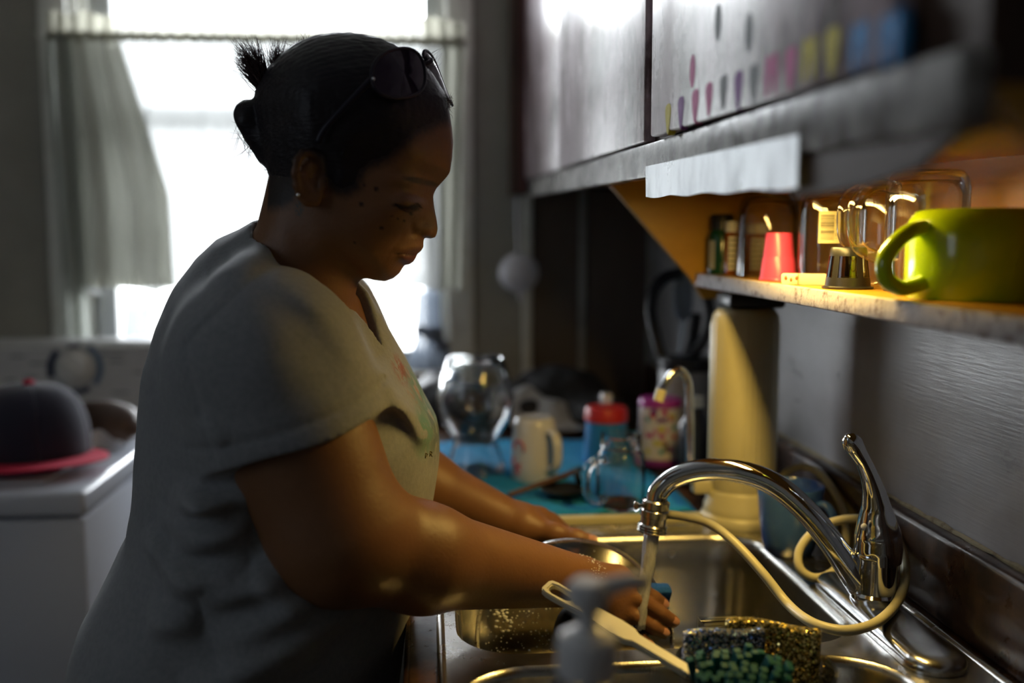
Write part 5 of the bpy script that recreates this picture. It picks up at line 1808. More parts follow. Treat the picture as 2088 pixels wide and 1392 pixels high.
tag(MB().sheet(gcl, 36, 24, 0.003).build('dish_cloth', M('grey_white_cloth', (0.36, 0.37, 0.40), 0.9, bump=(200, 0.3)), None, 60), 'grey-white cloth draped over the front of the black bag', 'cloth')
MB_ = MB().tube(spline([(0.365, 2.08, 0.985), (0.385, 2.05, 0.965), (0.40, 2.035, 0.945), (0.41, 2.03, ZT + 0.008)], 6), 0.006, 10, True, (1.4, 0.6))
tag(MB_.build('strap', M('dark_grey_strap', (0.05, 0.05, 0.055), 0.5), None, 60), 'short dark grey strap hanging beside the black bag', 'strap')

# hanging strainer at the end of the cabinet
st = thing('tea_strainer', 'white long-handled strainer hanging from the far end of the cabinet', 'strainer', (0.218, 2.42, 1.41))
wp = M('white_nylon', (0.58, 0.57, 0.62), 0.45)
MB().tube(spline([(0.0, -0.002, 0.012), (0.0, -0.003, 0.0), (0.001, -0.004, -0.06), (0.004, -0.006, -0.118)], 6), 0.0088, 12, True, (0.35, 1.0)).build('handle', wp, st, 60)
b = MB()
cS = Vector((0.004, -0.010, -0.166)); nS = Vector((-0.18, -1, 0.10)).normalized()
b.lathe([(0.0, 0.022), (0.020, 0.019), (0.036, 0.008), (0.044, -0.004), (0.048, -0.007), (0.049, -0.010), (0.046, -0.011), (0.042, -0.008), (0.034, 0.004), (0.018, 0.015), (0.0, 0.018)], 48, cS, axis=nS)
b.build('bowl', wp, st)
MB().tube([cS + Vector((0.004, 0.004, -0.046)), cS + Vector((0.008, 0.004, -0.070))], [0.008, 0.005], 10).build('rest_tab', wp, st)

# black looped strap and other hanging utensils on the side wall
lp = thing('hanging_strap', 'thick black looped strap hanging on the side wall behind the water filter', 'strap', (0.49, 1.95, 1.25))
l0 = Vector(lp.location)
LP = [(1420, 640, 1.92), (1405, 720, 1.90), (1372, 760, 1.88), (1352, 735, 1.88), (1336, 680, 1.90), (1327, 630, 1.92), (1334, 592, 1.95), (1356, 566, 1.97), (1388, 556, 1.985)]
MB().tube(spline([at(*q) - l0 for q in LP], 6), 0.0125, 12, True, (1.0, 0.8)).build('loop', M('black_rubber', (0.014, 0.015, 0.020), 0.45), lp, 180)
LP2 = [(1375, 775, 1.88), (1400, 735, 1.87), (1432, 700, 1.86), (1448, 650, 1.86), (1440, 600, 1.88), (1420, 575, 1.90)]
MB().tube(spline([at(*q) - l0 for q in LP2], 6), 0.0105, 12, True, (1.0, 0.8)).build('loop', MATS['black_rubber'], lp, 180)
MB().tube([at(1388, 556, 1.985) - l0, (0.084, at(1388, 556, 1.985).y - l0.y, at(1388, 556, 1.985).z - l0.z + 0.004)], 0.004, 8).build('wall_hook', chrome_dull, lp)
b = MB()
top, bot = at(1396, 560, 1.995), at(1388, 716, 2.00)
c0 = (top + bot) / 2
so2 = thing('hanging_spoon', 'pale grey plastic spoon hanging behind the black looped strap', 'spoon', c0)
MB().ball((0.0, 0, 0.030), 0.021, 0.007, 0.050, 24, 14).build('bowl', M('grey_blue_plastic', (0.22, 0.27, 0.34), 0.35), so2, 60)
MB().tube([(0.002, 0, -0.012), (-0.003, 0.0, -0.060), (-0.006, 0.0, -0.085)], [0.010, 0.0065, 0.006], 12, True, (0.5, 1)).build('handle', MATS['grey_blue_plastic'], so2, 60)
MB().tube([(0.0, 0.004, 0.070), (0.0, 0.004, 0.078), (0.575 - c0.x - 0.001, 0.004, 0.080)], 0.003, 8).build('hook', chrome_dull, so2)

cn = thing('canister', 'pale grey canister standing behind the water filter', 'canister', (0.495, 1.86, ZT))
MB().lathe([(0.0, 0.0), (0.050, 0.0), (0.052, 0.004), (0.052, 0.165), (0.050, 0.170), (0.0, 0.170)], 48).build('body', M('pale_grey_plastic', (0.30, 0.30, 0.31), 0.4), cn)
MB().lathe([(0.0, 0.168), (0.0535, 0.168), (0.0535, 0.188), (0.050, 0.192), (0.0, 0.192)], 48).build('lid', black_pl, cn)
tb = thing('dark_bottle', 'dark bottle with a white cap between the filter gooseneck and the wall', 'bottle', (0.452, 1.63, ZT))
MB().lathe([(0.0, 0.0), (0.026, 0.0), (0.028, 0.004), (0.028, 0.105), (0.014, 0.125), (0.012, 0.135), (0.0, 0.135)], 32).build('body', M('dark_navy_plastic', (0.018, 0.020, 0.030), 0.35), tb)
MB().lathe([(0.0, 0.134), (0.013, 0.134), (0.013, 0.152), (0.0, 0.154)], 24).build('cap', white_gl, tb)

# ------------------------------------------------------------------ things on the open shelf
ZS = 1.2744
gb = thing('medicine_bottle', 'dark green medicine bottle with a black cap at the far end of the shelf', 'bottle', (0.441, 1.466, ZS))
MB().lathe([(0.0, 0.0), (0.0195, 0.0), (0.0205, 0.003), (0.0205, 0.058), (0.017, 0.066), (0.0, 0.066)], 36).build('body', M('dark_green_plastic', (0.006, 0.045, 0.022), 0.2), gb)
MB().lathe([(0.0, 0.064), (0.0165, 0.064), (0.0168, 0.086), (0.015, 0.089), (0.0, 0.089)], 48, rfun=lambda a, z: 1 + 0.015 * math.cos(24 * a)).build('cap', black_pl, gb)
lbl = M('cream_label', (0.50, 0.42, 0.22), 0.6)


def label_patch(root, R, a0, a1, z0, z1, mat, name='label', lines=0, ink=None):
    b = MB()
    n = 12
    b.sheet(lambda s, t: ((R + .0004) * math.cos(a0 + (a1 - a0) * s), (R + .0004) * math.sin(a0 + (a1 - a0) * s), z0 + (z1 - z0) * t), n, 2)
    o = b.build(name, mat, root, 180)
    if lines:
        b = MB()
        rr_ = random.Random(int(R * 1e5) + lines)
        for k in range(lines):
            zc = z1 - (k + 0.7) * (z1 - z0) / (lines + 0.4)
            e = a1 - (a1 - a0) * (0.08 + 0.35 * rr_.random())
            b.sheet(lambda s, t: ((R + .0008) * math.cos(a0 + (e - a0) * (0.08 + 0.9 * s)), (R + .0008) * math.sin(a0 + (e - a0) * (0.08 + 0.9 * s)), zc + (z1 - z0) * 0.16 / lines * 3 * (t - .5) * 0.5), 6, 1)
        b.build('printed_lines', ink or black_pl, o, 180)
    return o


label_patch(gb, 0.0205, -1.75, -0.9, 0.008, 0.05, lbl)
label_patch(gb, 0.0205, -3.0, -2.35, 0.008, 0.05, M('grey_label', (0.30, 0.30, 0.26), 0.6))
amber = M('amber_plastic', (0.75, 0.22, 0.02), 0.12, trans=0.75, ior=1.3)


def pill(x, y, r, h, lab, grp='amber pill bottles on the shelf'):
    t = thing('pill_bottle', lab, 'bottle', (x, y, ZS), group=grp)
    MB().lathe([(0.0, 0.0), (r * .95, 0.0), (r, 0.002), (r, h * .80), (r * .9, h * .82), (0, h * .82)], 32).build('body', amber, t)
    MB().lathe([(0.0, h * .80), (r * 1.06, h * .80), (r * 1.06, h * .985), (r * .95, h), (0, h)], 48, rfun=lambda a, z: 1 + 0.012 * math.cos(30 * a)).build('cap', white_gl, t)
    label_patch(t, r, -2.5, -1.0, h * .10, h * .72, M('paper_label', (0.62, 0.60, 0.50), 0.7), lines=6)
    return t


pill(0.4465, 1.425, 0.0125, 0.078, 'slim amber pill bottle with white cap beside the dark green bottle')
pill(0.492, 1.452, 0.0175, 0.075, 'wider amber pill bottle seen through the upturned drinking glass')

b = MB()
b.lathe([(0.0425, 0.0), (0.0430, 0.002), (0.0415, 0.085), (0.038, 0.104), (0.031, 0.112), (0.0, 0.114), (0.0, 0.106), (0.029, 0.104), (0.0355, 0.098), (0.0388, 0.083), (0.0402, 0.002), (0.0425, 0.0)], 64)
o = fix_normals(b.build('drinking_glass', CLEAR, None, 50, (0.473, 1.355, ZS)))
tag(o, 'clear drinking glass upside down beside the pill bottles on the shelf', 'glass')

pk = M('pink_plastic', (0.75, 0.07, 0.20), 0.3)
b = MB().lathe([(0.0225, 0.0008), (0.0240, 0.0), (0.0245, 0.0012), (0.0240, 0.0026), (0.0232, 0.003), (0.0205, 0.028), (0.0200, 0.029), (0.0196, 0.031), (0.0170, 0.058), (0.0160, 0.0608), (0.0, 0.0605), (0.0, 0.0592), (0.0152, 0.0590), (0.0225, 0.0008)], 48)
o = fix_normals(b.build('shot_cup', pk, None, 40, (0.452, 1.252, ZS)))
tag(o, 'hot pink plastic shot cup upside down on the shelf', 'cup')

# square-shouldered glass with the barcode sticker
bt = thing('glass_tumbler', 'clear glass tumbler upside down with a cream barcode sticker', 'glass', (0.496, 1.198, ZS))
b = MB()
b.lathe([(0.0370, 0.0), (0.0375, 0.002), (0.0360, 0.012), (0.0375, 0.020), (0.0375, 0.102), (0.035, 0.110), (0.030, 0.113), (0.0, 0.114), (0.0, 0.104), (0.028, 0.103), (0.0335, 0.098), (0.0347, 0.09), (0.0345, 0.002), (0.0370, 0.0)], 64)
fix_normals(b.build('body', CLEAR, bt, 50))
SA = math.atan2(-1.198, -0.496) + 0.02
sk = M('cream_sticker', (0.62, 0.56, 0.33), 0.6)
st_o = label_patch(bt, 0.0376, SA - 0.36, SA + 0.30, 0.048, 0.086, sk, 'barcode_sticker')
b = MB()
rb = random.Random(5)
z = 0.052
while z < 0.0815:
    w = rb.choice([.0004, .0004, .0007, .0011])
    b.sheet(lambda s, t: (0.0382 * math.cos(SA - 0.30 + 0.42 * s), 0.0382 * math.sin(SA - 0.30 + 0.42 * s), z + w * t), 6, 1)
    z += w + rb.choice([.0005, .0007, .0011])
b.build('barcode_bars', black_pl, st_o, 180)
# digits running up the sticker's side
fc = bpy.data.curves.new('barcode_digits', 'FONT'); fc.body = '4 92811 41702 1'; fc.size = 0.0042; fc.align_x = 'CENTER'
tmp = bpy.data.objects.new('tmp_digits', fc); COL.objects.link(tmp)
bpy.context.view_layer.update()
me = bpy.data.meshes.new_from_object(tmp.evaluated_get(bpy.context.evaluated_depsgraph_get()))
bpy.data.objects.remove(tmp)
vv, ff = [], []
for v in me.vertices:
    u, w = v.co.y, v.co.x                      # text runs upwards
    a = SA + 0.205 - (u / 0.0376) * -0.0 + (u - 0.0) / 0.0376 * 1.0 - 0.055
    vv.append((0.0383 * math.cos(a), 0.0383 * math.sin(a), 0.067 - w))
ff = [tuple(p.vertices) for p in me.polygons]
link_mesh('barcode_digits', vv, ff, black_pl, st_o, None, 0)


def glass_mug(lab, c, r, h, d, top, bot, out):
    t = thing('glass_mug', lab, 'mug', c, group='upturned glass mugs on the shelf')
    b = MB()
    b.lathe([(r * .97, 0.0), (r, 0.002), (r * .95, 0.014), (r, 0.024), (r, h * .86), (r * .93, h * .95), (r * .80, h), (0, h), (0, h - .010), (r * .74, h - .010), (r * .86, h * .88), (r * .91, h * .8), (r * .90, 0.024), (r * .86, 0.014), (r * .90, 0.002), (r * .97, 0.0)], 64)
    fix_normals(b.build('body', CLEAR, t, 50))
    dv = Vector(d).normalized()
    fix_normals(MB().tube(handle_pts(dv * (r - 0.002), top, bot, out, d), 0.0068, 14).build('handle', CLEAR, t, 60))
    return t


glass_mug('clear glass mug upside down behind the black pod, its handle toward the barcode glass', (0.526, 1.098, ZS), 0.036, 0.114, (-0.90, -0.40, 0), 0.104, 0.042, 0.042)
glass_mug('clear glass mug upside down behind the lime green mug', (0.510, 0.985, ZS), 0.0405, 0.122, (-0.93, -0.12, 0), 0.104, 0.036, 0.044)

# small white toy eraser
er = thing('toy_figure', 'small cream rubber figure lying flat beside the black pod', 'toy', (0.442, 1.137, ZS))
rub = M('cream_rubber', (0.66, 0.58, 0.42), 0.6)
MB().prism([(-0.026, -0.008), (-0.02, -0.011), (-0.008, -0.011), (-0.006, -0.008), (0.012, -0.008), (0.025, -0.010), (0.026, 0.010), (0.012, 0.008), (-0.006, 0.008), (-0.008, 0.011), (-0.02, 0.011), (-0.026, 0.007)], (0, 0, 0), (0.94, -0.34, 0), (0.34, 0.94, 0), 0.0125, 0.002).build('body', rub, er)
for k in range(3):
    MB().ball(Vector((0.94, -0.34, 0)) * (-0.021 + 0.006 * k) + Vector((0.34, 0.94, 0)) * -0.0105 + Vector((0, 0, 0.008 - 0.002 * (k % 2))), .0018, .0018, .0026, 10, 7).build('painted_spot', M('orange_red_paint', (0.55, 0.10, 0.03), 0.5), er, 180)

# black pod
kc = thing('coffee_pod', 'black coffee pod holder with see-through windows standing upside down', 'coffee pod', (0.456, 1.048, ZS))
b = MB()
b.lathe([(0.0, 0.0), (0.0268, 0.0), (0.0270, 0.0016), (0.0240, 0.0028), (0.0228, 0.012), (0.0, 0.012)], 48).build('base', black_pl, kc)
for k in range(5):
    a = -2.0 + 2 * math.pi * k / 5 - 0.62
    b = MB()
    b.sheet(lambda s, t: ((0.0228 - 0.0032 * t) * math.cos(a - 0.17 + 0.34 * s), (0.0228 - 0.0032 * t) * math.sin(a - 0.17 + 0.34 * s), 0.012 + 0.024 * t), 6, 2, 0.0015)
    b.build('pillar', black_pl, kc, 60)
MB().lathe([(0.0226, 0.012), (0.0195, 0.036)], 40).build('mesh_screen', pane_mat('fine_screen', 0.10, (0.62, 0.52, 0.24)), kc)
MB().lathe([(0.0, 0.035), (0.0197, 0.035), (0.0188, 0.043), (0.0175, 0.0445), (0.0, 0.0445)], 40).build('cap', black_pl, kc)

# lime green mug
lm = thing('mug', 'large lime green mug upside down at the near end of the shelf', 'mug', (0.499, 0.868, ZS))
lime = M('lime_glaze', (0.44, 0.66, 0.006), 0.16, coat=0.5)
MB().lathe([(0.0585, 0.001), (0.0610, 0.0), (0.0620, 0.002), (0.0620, 0.060), (0.0600, 0.070), (0.054, 0.0785), (0.046, 0.0805), (0.0455, 0.0785), (0.0, 0.0785), (0.0, 0.0745), (0.045, 0.0745), (0.0575, 0.062), (0.0585, 0.001)], 72).build('body', lime, lm, 50)
hd_ = Vector((-0.97, -0.22, 0)).normalized()
MB().tube(spline([hd_ * 0.056 + Vector((0, 0, 0.064)), hd_ * 0.076 + Vector((0, 0, 0.060)), hd_ * 0.094 + Vector((0, 0, 0.046)), hd_ * 0.101 + Vector((0, 0, 0.032)), hd_ * 0.097 + Vector((0, 0, 0.018)), hd_ * 0.083 + Vector((0, 0, 0.0105)), hd_ * 0.068 + Vector((0, 0, 0.0125)), hd_ * 0.058 + Vector((0, 0, 0.016))], 6),
          0.0072, 14, True, (1.0, 1.15)).build('handle', lime, lm, 60)

# ------------------------------------------------------------------ near side: soap pump, brush, scrubbers in a caddy
sb = thing('soap_dispenser', 'blurred clear soap bottle with a pale grey pump in the foreground', 'soap dispenser', (0.0925, 0.560, ZD))
soap_pl = M('clear_soap_plastic', (0.80, 0.80, 0.80), 0.12, trans=0.9, ior=1.4)
pump_m = M('pale_grey_pump', (0.72, 0.73, 0.75), 0.3)
fix_normals(MB().loft([[Vector((p[0], p[1], z)) for p in rrect(w, d, r, 8)] for w, d, r, z in
      ((.030, .022, .012, 0.0), (.034, .025, .014, .004), (.035, .026, .015, .03), (.034, .025, .014, .11), (.031, .023, .016, .135), (.024, .020, .018, .150), (.0165, .0165, .016, .158), (.0155, .0155, .015, .166))], True, True, True).build('bottle', soap_pl, sb, 60))
MB().loft([[Vector((p[0], p[1], z)) for p in rrect(w, d, r, 8)] for w, d, r, z in ((.030, .022, .012, 0.003), (.032, .023, .013, .03), (.031, .0225, .013, .07))], True, True, True).build('soap', M('pearl_soap', (0.45, 0.42, 0.36), 0.25, trans=0.5, ior=1.35), sb, 60)
MB().lathe([(0.0172, 0.160), (0.0178, 0.162), (0.0178, 0.180), (0.0165, 0.184), (0.011, 0.187), (0.0085, 0.189), (0.0, 0.189)], 60, rfun=lambda a, z: 1 + 0.02 * math.cos(30 * a) * (0.161 < z < 0.181)).build('collar', pump_m, sb, 40)
MB().lathe([(0.0055, 0.186), (0.0055, 0.199), (0.0105, 0.201), (0.0125, 0.205), (0.0122, 0.214), (0.009, 0.2175), (0.0, 0.218)], 32).build('pump_head', pump_m, sb, 40)
MB().tube(spline([(0.004, -0.001, 0.210), (0.016, 0.002, 0.213), (0.030, 0.006, 0.214), (0.036, 0.008, 0.2105)], 5), [0.0068, 0.0066, .0064, .0062, .006, .0058, .0056, .0054, .0052, .005, .005, .005, .0048, .0046, .0044, .0042], 12).build('spout', pump_m, sb, 60)
MB().tube([(0, 0, 0.012), (0.002, 0, 0.16)], 0.0025, 8).build('dip_tube', pump_m, sb)

# sink caddy hooked on the divider
cd = thing('sink_caddy', 'clear round plastic caddy hooked over the sink divider holding the scrubbers', 'caddy', at(1540, 1352, 0.852) - Vector((0, 0, 0.080)))
cad_m = pane_mat('caddy_clear_plastic', 0.10, (0.90, 0.90, 0.88))
fix_normals(MB().lathe([(0.0, 0.0), (0.058, 0.0), (0.062, 0.004), (0.0700, 0.076), (0.0720, 0.0785), (0.0722, 0.080), (0.0695, 0.080), (0.0675, 0.076), (0.060, 0.006), (0.0, 0.003)], 64).build('cup', cad_m, cd, 50))
MB().sheet(lambda s, t: (-0.02 + 0.04 * s, [0.068, 0.082, 0.101, 0.1212, 0.1215][min(4, int(t * 4.001))], [0.072, 0.0792, 0.0792, 0.0775, 0.050][min(4, int(t * 4.001))]), 4, 4, 0.0016).build('hook', cad_m, cd)


def glitter(name, base, spark):
    m, nt, bs_ = new_mat(name)
    N, L = nt.nodes, nt.links
    tc = N.new('ShaderNodeTexCoord')
    vo = N.new('ShaderNodeTexVoronoi'); vo.inputs['Scale'].default_value = 620
    L.new(tc.outputs['Object'], vo.inputs['Vector'])
    sx = N.new('ShaderNodeSeparateColor'); L.new(vo.outputs['Color'], sx.inputs[0])
    rp = N.new('ShaderNodeValToRGB'); rp.color_ramp.interpolation = 'CONSTANT'
    rp.color_ramp.elements[0].color = (*base, 1); rp.color_ramp.elements[1].position = 0.55; rp.color_ramp.elements[1].color = (*spark, 1)
    e = rp.color_ramp.elements.new(0.30); e.color = (*[c * .45 for c in base], 1)
    L.new(sx.outputs[0], rp.inputs[0]); L.new(rp.outputs[0], bs_.inputs['Base Color'])
    bs_.inputs['Metallic'].default_value = 0.85; bs_.inputs['Roughness'].default_value = 0.22
    ge = N.new('ShaderNodeNewGeometry')
    sb_ = N.new('ShaderNodeVectorMath'); sb_.operation = 'SUBTRACT'; sb_.inputs[1].default_value = (.5, .5, .5)
    L.new(vo.outputs['Color'], sb_.inputs[0])
    sc = N.new('ShaderNodeVectorMath'); sc.operation = 'SCALE'; sc.inputs['Scale'].default_value = 1.5
    L.new(sb_.outputs[0], sc.inputs[0])
    ad = N.new('ShaderNodeVectorMath'); ad.operation = 'ADD'; L.new(sc.outputs[0], ad.inputs[0]); L.new(ge.outputs['Normal'], ad.inputs[1])
    nr = N.new('ShaderNodeVectorMath'); nr.operation = 'NORMALIZE'; L.new(ad.outputs[0], nr.inputs[0])
    L.new(nr.outputs[0], bs_.inputs['Normal'])
    return m


def pad(name, lab, p0, p1, z0, z1, th, mat, bow):
    p0, p1 = Vector(p0), Vector(p1)
    d = (p1 - p0); nrm = Vector((d.y, -d.x, 0)).normalized()
    def fn(s, t):
        q = p0 + d * s + nrm * bow * math.sin(math.pi * s)
        return (q.x + 0.002 * (t - .5), q.y, z0 + (z1 - z0) * t + 0.002 * math.sin(6 * s) * t)
    o = fix_normals(MB().sheet(fn, 24, 10, th).build(name, mat, None, 60))
    bv = o.modifiers.new('soft_edges', 'BEVEL'); bv.width = th * 0.35; bv.segments = 3; bv.limit_method = 'ANGLE'
    return tag(o, lab, 'scrubber', 'glitter scrubbers in the caddy')


pad('glitter_scrubber', 'blue and silver glitter scrubber standing in the caddy', at(1395, 1288, 0.866), at(1562, 1300, 0.874), at(1480, 1380, 0.852).z - 0.07, at(1480, 1290, 0.866).z, 0.012, glitter('blue_glitter', (0.05, 0.10, 0.22), (0.70, 0.72, 0.74)), 0.003)
pad('glitter_scrubber', 'gold glitter scrubber standing in the caddy', at(1478, 1280, 0.890), at(1672, 1280, 0.860), at(1480, 1380, 0.852).z - 0.07, at(1560, 1276, 0.876).z, 0.013, glitter('gold_glitter', (0.22, 0.16, 0.02), (0.95, 0.75, 0.25)), -0.004)

# dish brush with chunky teal bristles
br = thing('dish_brush', 'white plastic dish brush with chunky teal bristles lying across the caddy', 'brush', at(1495, 1388, 0.815))
r0 = Vector(br.location)
brush_w = M('brush_white', (0.66, 0.62, 0.46), 0.35)
e0, e1 = at(1112, 1200, 0.955) - r0, at(1450, 1404, 0.835) - r0
ax_ = (e1 - e0).normalized(); L_h = (e1 - e0).length
upv = Vector((0.12, -0.55, 0.83)); upv = (upv - ax_ * upv.dot(ax_)).normalized(); sdv = ax_.cross(upv)


def bp(u, s, h): return e0 + ax_ * u + sdv * s + upv * h


outer = [(0.000, 0.0055), (0.002, 0.0085), (0.008, 0.0100), (0.035, 0.0095), (0.055, 0.0085), (0.085, 0.0105), (0.100, 0.0095), (0.107, 0.0062), (0.120, 0.0058), (L_h, 0.0052)]
rim = [(u, w) for u, w in outer] + [(u, -w) for u, w in reversed(outer)]
inner = [(0.006, 0.0038), (0.012, 0.0058), (0.030, 0.0046), (0.033, 0.0)]
hole = [(u, w) for u, w in inner] + [(u, -w) for u, w in reversed(inner[:-1])]
bm = bmesh.new()
ring([Vector((u, w, 0)) for u, w in rim]); ring([Vector((u, w, 0)) for u, w in hole])
bmesh.ops.triangle_fill(bm, use_beauty=True, edges=bm.edges[:], normal=(0, 0, 1))
ex_ = bmesh.ops.extrude_face_region(bm, geom=bm.faces[:])
for v in [g for g in ex_['geom'] if isinstance(g, bmesh.types.BMVert)]: v.co.z += 0.0075
bmesh.ops.recalc_face_normals(bm, faces=bm.faces[:])
bmesh.ops.bevel(bm, geom=[e for e in bm.edges if e.is_manifold and e.calc_face_angle(0) > 0.8], offset=0.0012, segments=2, affect='EDGES')
bm.verts.index_update()
b = MB().add([bp(v.co.x, v.co.y, v.co.z) for v in bm.verts], [[v.index for v in f.verts] for f in bm.faces]); bm.free()
hn_ = fix_normals(b.build('handle', brush_w, br, 40))
MB().prism([(0.058, -0.0062), (0.098, -0.0068), (0.101, -0.004), (0.101, 0.004), (0.098, 0.0068), (0.058, 0.0062)], bp(0, 0, 0.0073), ax_, sdv, 0.0010, 0.0004).build('grip_inlay', M('grip_translucent_grey', (0.40, 0.37, 0.36), 0.3), hn_)
hc = Vector((0.004, 0.002, 0.004))
MB().ball(hc + Vector((0, 0, -0.014)), 0.038, 0.028, 0.012, 28, 14).build('head', brush_w, br, 60)
tealr = M('teal_rubber', (0.005, 0.085, 0.085), 0.6, spec=0.3)
first = None
rt = random.Random(8)
for i in range(9):
    for j in range(6):
        u = -0.034 + 0.0085 * i + (0.004 if j % 2 else 0); w = -0.023 + 0.0092 * j
        if (u / 0.040) ** 2 + (w / 0.028) ** 2 > 1: continue
        base_ = hc + Vector((u, w, -0.009))
        q = Vector((u * 9 + rt.uniform(-.12, .12), w * 12 - 0.55 + rt.uniform(-.12, .12), 1)).normalized()
        if first is None:
            first = MB().box((-0.0031, -0.0031, 0), (0.0031, 0.0031, 0.027), 0.0006, 1).build('bristle', tealr, br, 40)
            o = first
        else:
            o = first.copy(); COL.objects.link(o); o.parent = br
        o.location = base_
        o.rotation_mode = 'QUATERNION'
        o.rotation_quaternion = Vector((0, 0, 1)).rotation_difference(q)
        o.scale = (1, 1, rt.uniform(0.85, 1.12))

# ================================================================== WASHER WITH CAP
wx0, wx1, wy0, wy1, wz = -1.26, -0.576, 1.690, 2.30, 0.905
enamel = M('white_enamel', (0.50, 0.54, 0.62), 0.22, coat=0.4)
ws = thing('washing_machine', 'white top-loading washing machine under the window with a black dial', 'washer', (0, 0, 0))
MB().box((wx0, wy0 + 0.005, 0.03), (wx1 - 0.003, wy1, wz - 0.048), 0.008).build('body', enamel, ws)
MB().box((wx0, wy0, wz - 0.044), (wx1, wy1, wz), 0.010, 3).build('top', enamel, ws)
MB().box((wx0 + 0.085, wy0 + 0.055, wz), (wx1 - 0.085, wy1 - 0.10, wz + 0.006), 0.003).build('lid', enamel, ws)
b = MB()
b.prism([(wy1 - 0.055, wz), (wy1 - 0.030, wz + 0.180), (wy1 - 0.012, wz + 0.192), (wy1 + 0.08, wz + 0.192), (wy1 + 0.08, wz)], (wx0, 0, 0), (0, 1, 0), (0, 0, 1), wx1 - wx0)
fix_normals(b.build('control_panel', M('panel_grey_white', (0.42, 0.42, 0.41), 0.35), ws))
for x in (wx0 + 0.05, wx1 - 0.05):
    for y in (wy0 + 0.05, wy1 - 0.05):
        MB().lathe([(0.0, 0), (0.02, 0), (0.02, 0.02), (0.012, 0.035), (0, 0.035)], 16, (x, y, 0)).build('foot', black_pl, ws)
kn_c = at(152, 752, wy1 - 0.045)
ky = wy1 - 0.055 + 0.025 * (kn_c.z - wz) / 0.18
nK = Vector((0, -0.99, 0.137)).normalized()
kc_ = Vector((kn_c.x, ky, kn_c.z))
kb = MB().lathe([(0.0, 0.0005), (0.040, 0.0005), (0.038, 0.010), (0.030, 0.013), (0.029, 0.024), (0.026, 0.027), (0.0, 0.027)], 48, kc_, axis=nK).build('dial', M('dial_pale', (0.55, 0.54, 0.50), 0.3), ws)
Rk = Vector((0, 0, 1)).rotation_difference(nK).to_matrix()
MB().box((-0.005, -0.027, 0.024), (0.005, 0.027, 0.036), 0.003, 2, Matrix.Rotation(rad(55), 3, 'Z'), (0, 0, 0)).build('dial_grip', MATS['dial_pale'], kb)
g_ = kb.children[0]
g_.data.transform(Matrix.Translation(kc_) @ Rk.to_4x4())


def arc_print(r0, r1, a0, a1, mat, nm):
    b = MB()
    b.sheet(lambda s, t: kc_ + Rk @ Vector(((r0 + (r1 - r0) * t) * math.cos(rad(a0 + (a1 - a0) * s)), (r0 + (r1 - r0) * t) * math.sin(rad(a0 + (a1 - a0) * s)), 0.0012)), 20, 1, 0.0006)
    return fix_normals(b.build(nm, mat, ws, 180))


navy = M('navy_print', (0.02, 0.03, 0.07), 0.4)
A_up = 0
# find which local angle points to world +X and +Z
e_x = Rk.transposed() @ Vector((1, 0, 0)); e_z = Rk.transposed() @ Vector((0, 0, 1))
angx = math.degrees(math.atan2(e_x.y, e_x.x)); angz = math.degrees(math.atan2(e_z.y, e_z.x))
sgn_ = 1 if ((angz - angx) % 360) < 180 else -1
def A(deg): return angx + sgn_ * deg
arc_print(.047, .062, A(135), A(200), navy, 'printed_arc')
arc_print(.046, .058, A(225), A(305), navy, 'printed_arc')
arc_print(.047, .060, A(-40), A(60), M('slate_blue_print', (0.10, 0.16, 0.24), 0.4), 'printed_arc')
arc_print(.046, .054, A(80), A(110), navy, 'printed_arc')
fp = M('faded_print', (0.16, 0.16, 0.16), 0.5)
for (px, py, w) in ((75, 742, 30), (235, 738, 26), (60, 770, 22), (280, 760, 18), (30, 728, 26), (245, 800, 30), (225, 724, 40), (20, 775, 18)):
    p = at(px, py, wy1 - 0.045)
    y = wy1 - 0.055 + 0.025 * (p.z - wz) / 0.18
    o = MB().box((-w * 0.0006, -0.0004, -0.0022), (w * 0.0006, 0.0004, 0.0022)).build('printed_line', fp, ws, 40, (p.x, y, p.z))

# baseball cap
cap = thing('baseball_cap', 'navy baseball cap with a red brim and red button on the washing machine', 'cap', (-0.738, 1.90, wz + 0.0065))
cap.scale = (1.10, 1.10, 1.10)
navy_c = M('navy_wool', (0.012, 0.012, 0.030), 0.9, bump=(400, 0.3), sheen=0.2)
red_c = M('red_wool', (0.50, 0.012, 0.05), 0.85, bump=(400, 0.25))
fwd = rad(-62)     # the way the brim points
for k in range(6):
    a0 = fwd + rad(60 * k); a1 = a0 + rad(60)
    b = MB()
    def fn(s, t):
        a = a0 + (a1 - a0) * s
        ph = t * math.pi / 2
        r = 0.094 * (math.cos(ph) ** 0.55)
        da = abs(((a - fwd + math.pi) % (2 * math.pi)) - math.pi)
        fr_ = 1 + 0.10 * math.cos(da) * math.sin(ph * 1.4) * 0.5
        z = 0.012 + 0.122 * (math.sin(ph) ** 0.92) - 0.008 * (1 - math.cos(da)) * (1 - t) * 0
        seam = 1 - 0.012 * (1 - min(1, 12 * min(s, 1 - s)))
        return (r * math.cos(a) * fr_ * seam * 1.02, r * math.sin(a) * fr_ * seam * 1.0, z)
    fix_normals(b.sheet(fn, 14, 16, 0.0025).build('crown_panel', navy_c, cap, 180))
MB().ball((0, 0, 0.1365), 0.0095, 0.0095, 0.006, 18, 10).build('button', red_c, cap, 180)


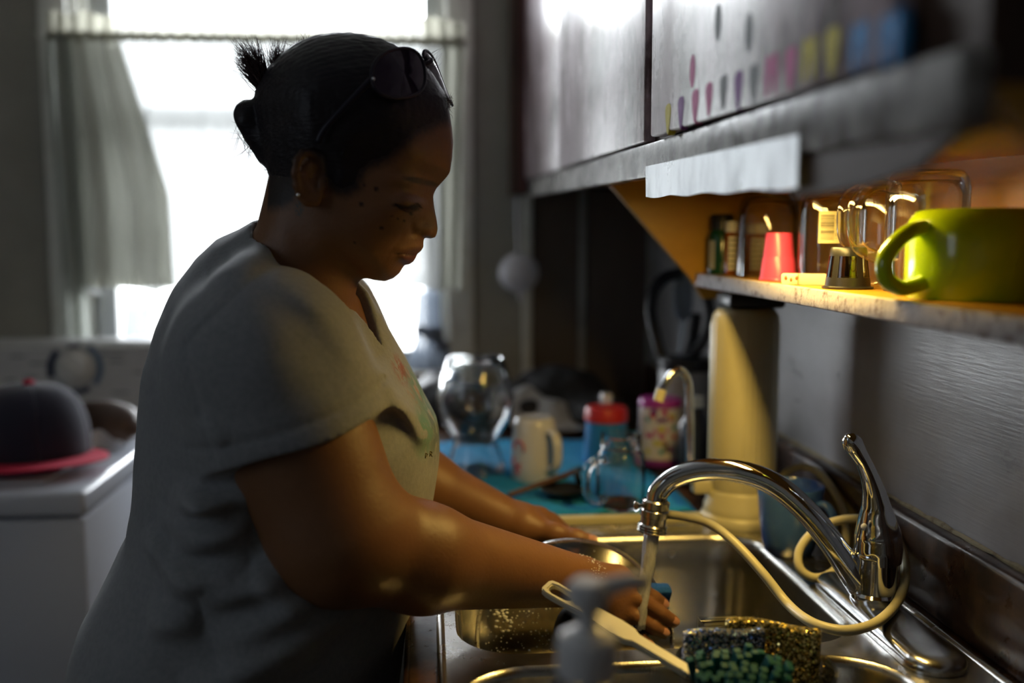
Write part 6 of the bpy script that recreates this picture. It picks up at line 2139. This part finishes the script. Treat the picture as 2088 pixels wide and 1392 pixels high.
def brim(s, t):
    a = fwd + rad(-78 + 156 * s)
    k = math.cos((s - .5) * math.pi) ** 0.75 if 0 < s < 1 else 0.0
    r = 0.092 + 0.070 * t * k
    side = abs(s - .5) * 2
    return (r * math.cos(a) * 1.02, r * math.sin(a), 0.0135 + 0.004 * t * (1 - side) - 0.011 * (side ** 2) * t * k)


fix_normals(MB().sheet(brim, 40, 10, 0.003).build('brim', red_c, cap, 180))
b = MB()
for rr2 in (0.25, 0.5, 0.75):
    pts = [Vector(brim(0.06 + 0.88 * i / 40, rr2)) + Vector((0, 0, 0.0006)) for i in range(41)]
    b.tube(pts, 0.0006, 5)
b.build('stitch_line', red_c, cap, 180)

# brown pouch and white scrap behind the cap
pz = wz + 0.0065
v1, q1 = sdf_mesh([ellip((0, 0, 0.040), (0.080, 0.045, 0.048), .02), ellip((0.035, 0.0, 0.035), (0.05, 0.04, 0.042), .02)], (-0.10, -0.07, -0.01), (0.11, 0.07, 0.11), 0.0045,
                  lambda P, d: smax(d + 0.010 * vnoise(P * 30 + 7), 0.0008 - P[:, 2], 0.003))
o = link_np('leather_pouch', v1, q1, M('brown_leather', (0.055, 0.030, 0.020), 0.45, noise=(20, (0.09, 0.05, 0.03), 0.4, 0.7), bump=(60, 0.3)))
o.location = (-0.672, 2.06, pz)
tag(o, 'small slumped brown leather pouch behind the navy cap', 'pouch')
b = MB()
b.sheet(lambda s, t: (-0.03 + 0.06 * s, 0.016 * math.sin(2.5 * s) - 0.02 * t, 0.002 + 0.040 * t * (0.7 + 0.3 * math.sin(5 * s)) + 0.003 * math.sin(8 * s)), 20, 10, 0.0015)
o = b.build('paper_tissue', M('white_tissue', (0.62, 0.60, 0.60), 0.9), None, 60, (-0.628, 1.985, pz))
tag(o, 'crumpled white tissue leaning on the brown leather pouch', 'tissue')

for o in list(SC.objects):
    if o.parent is None and o.name in ('water_filter', 'mug', 'mug.001', 'jar_mug', 'lidded_cup', 'dotted_tumbler', 'glass_vase', 'small_bottle'):
        o.scale = (0.955, 0.955, 0.955)
wf.scale = (0.955, 0.955, 1.0)
SC.objects['glass_vase'].scale = (1.04, 1.04, 1.04)
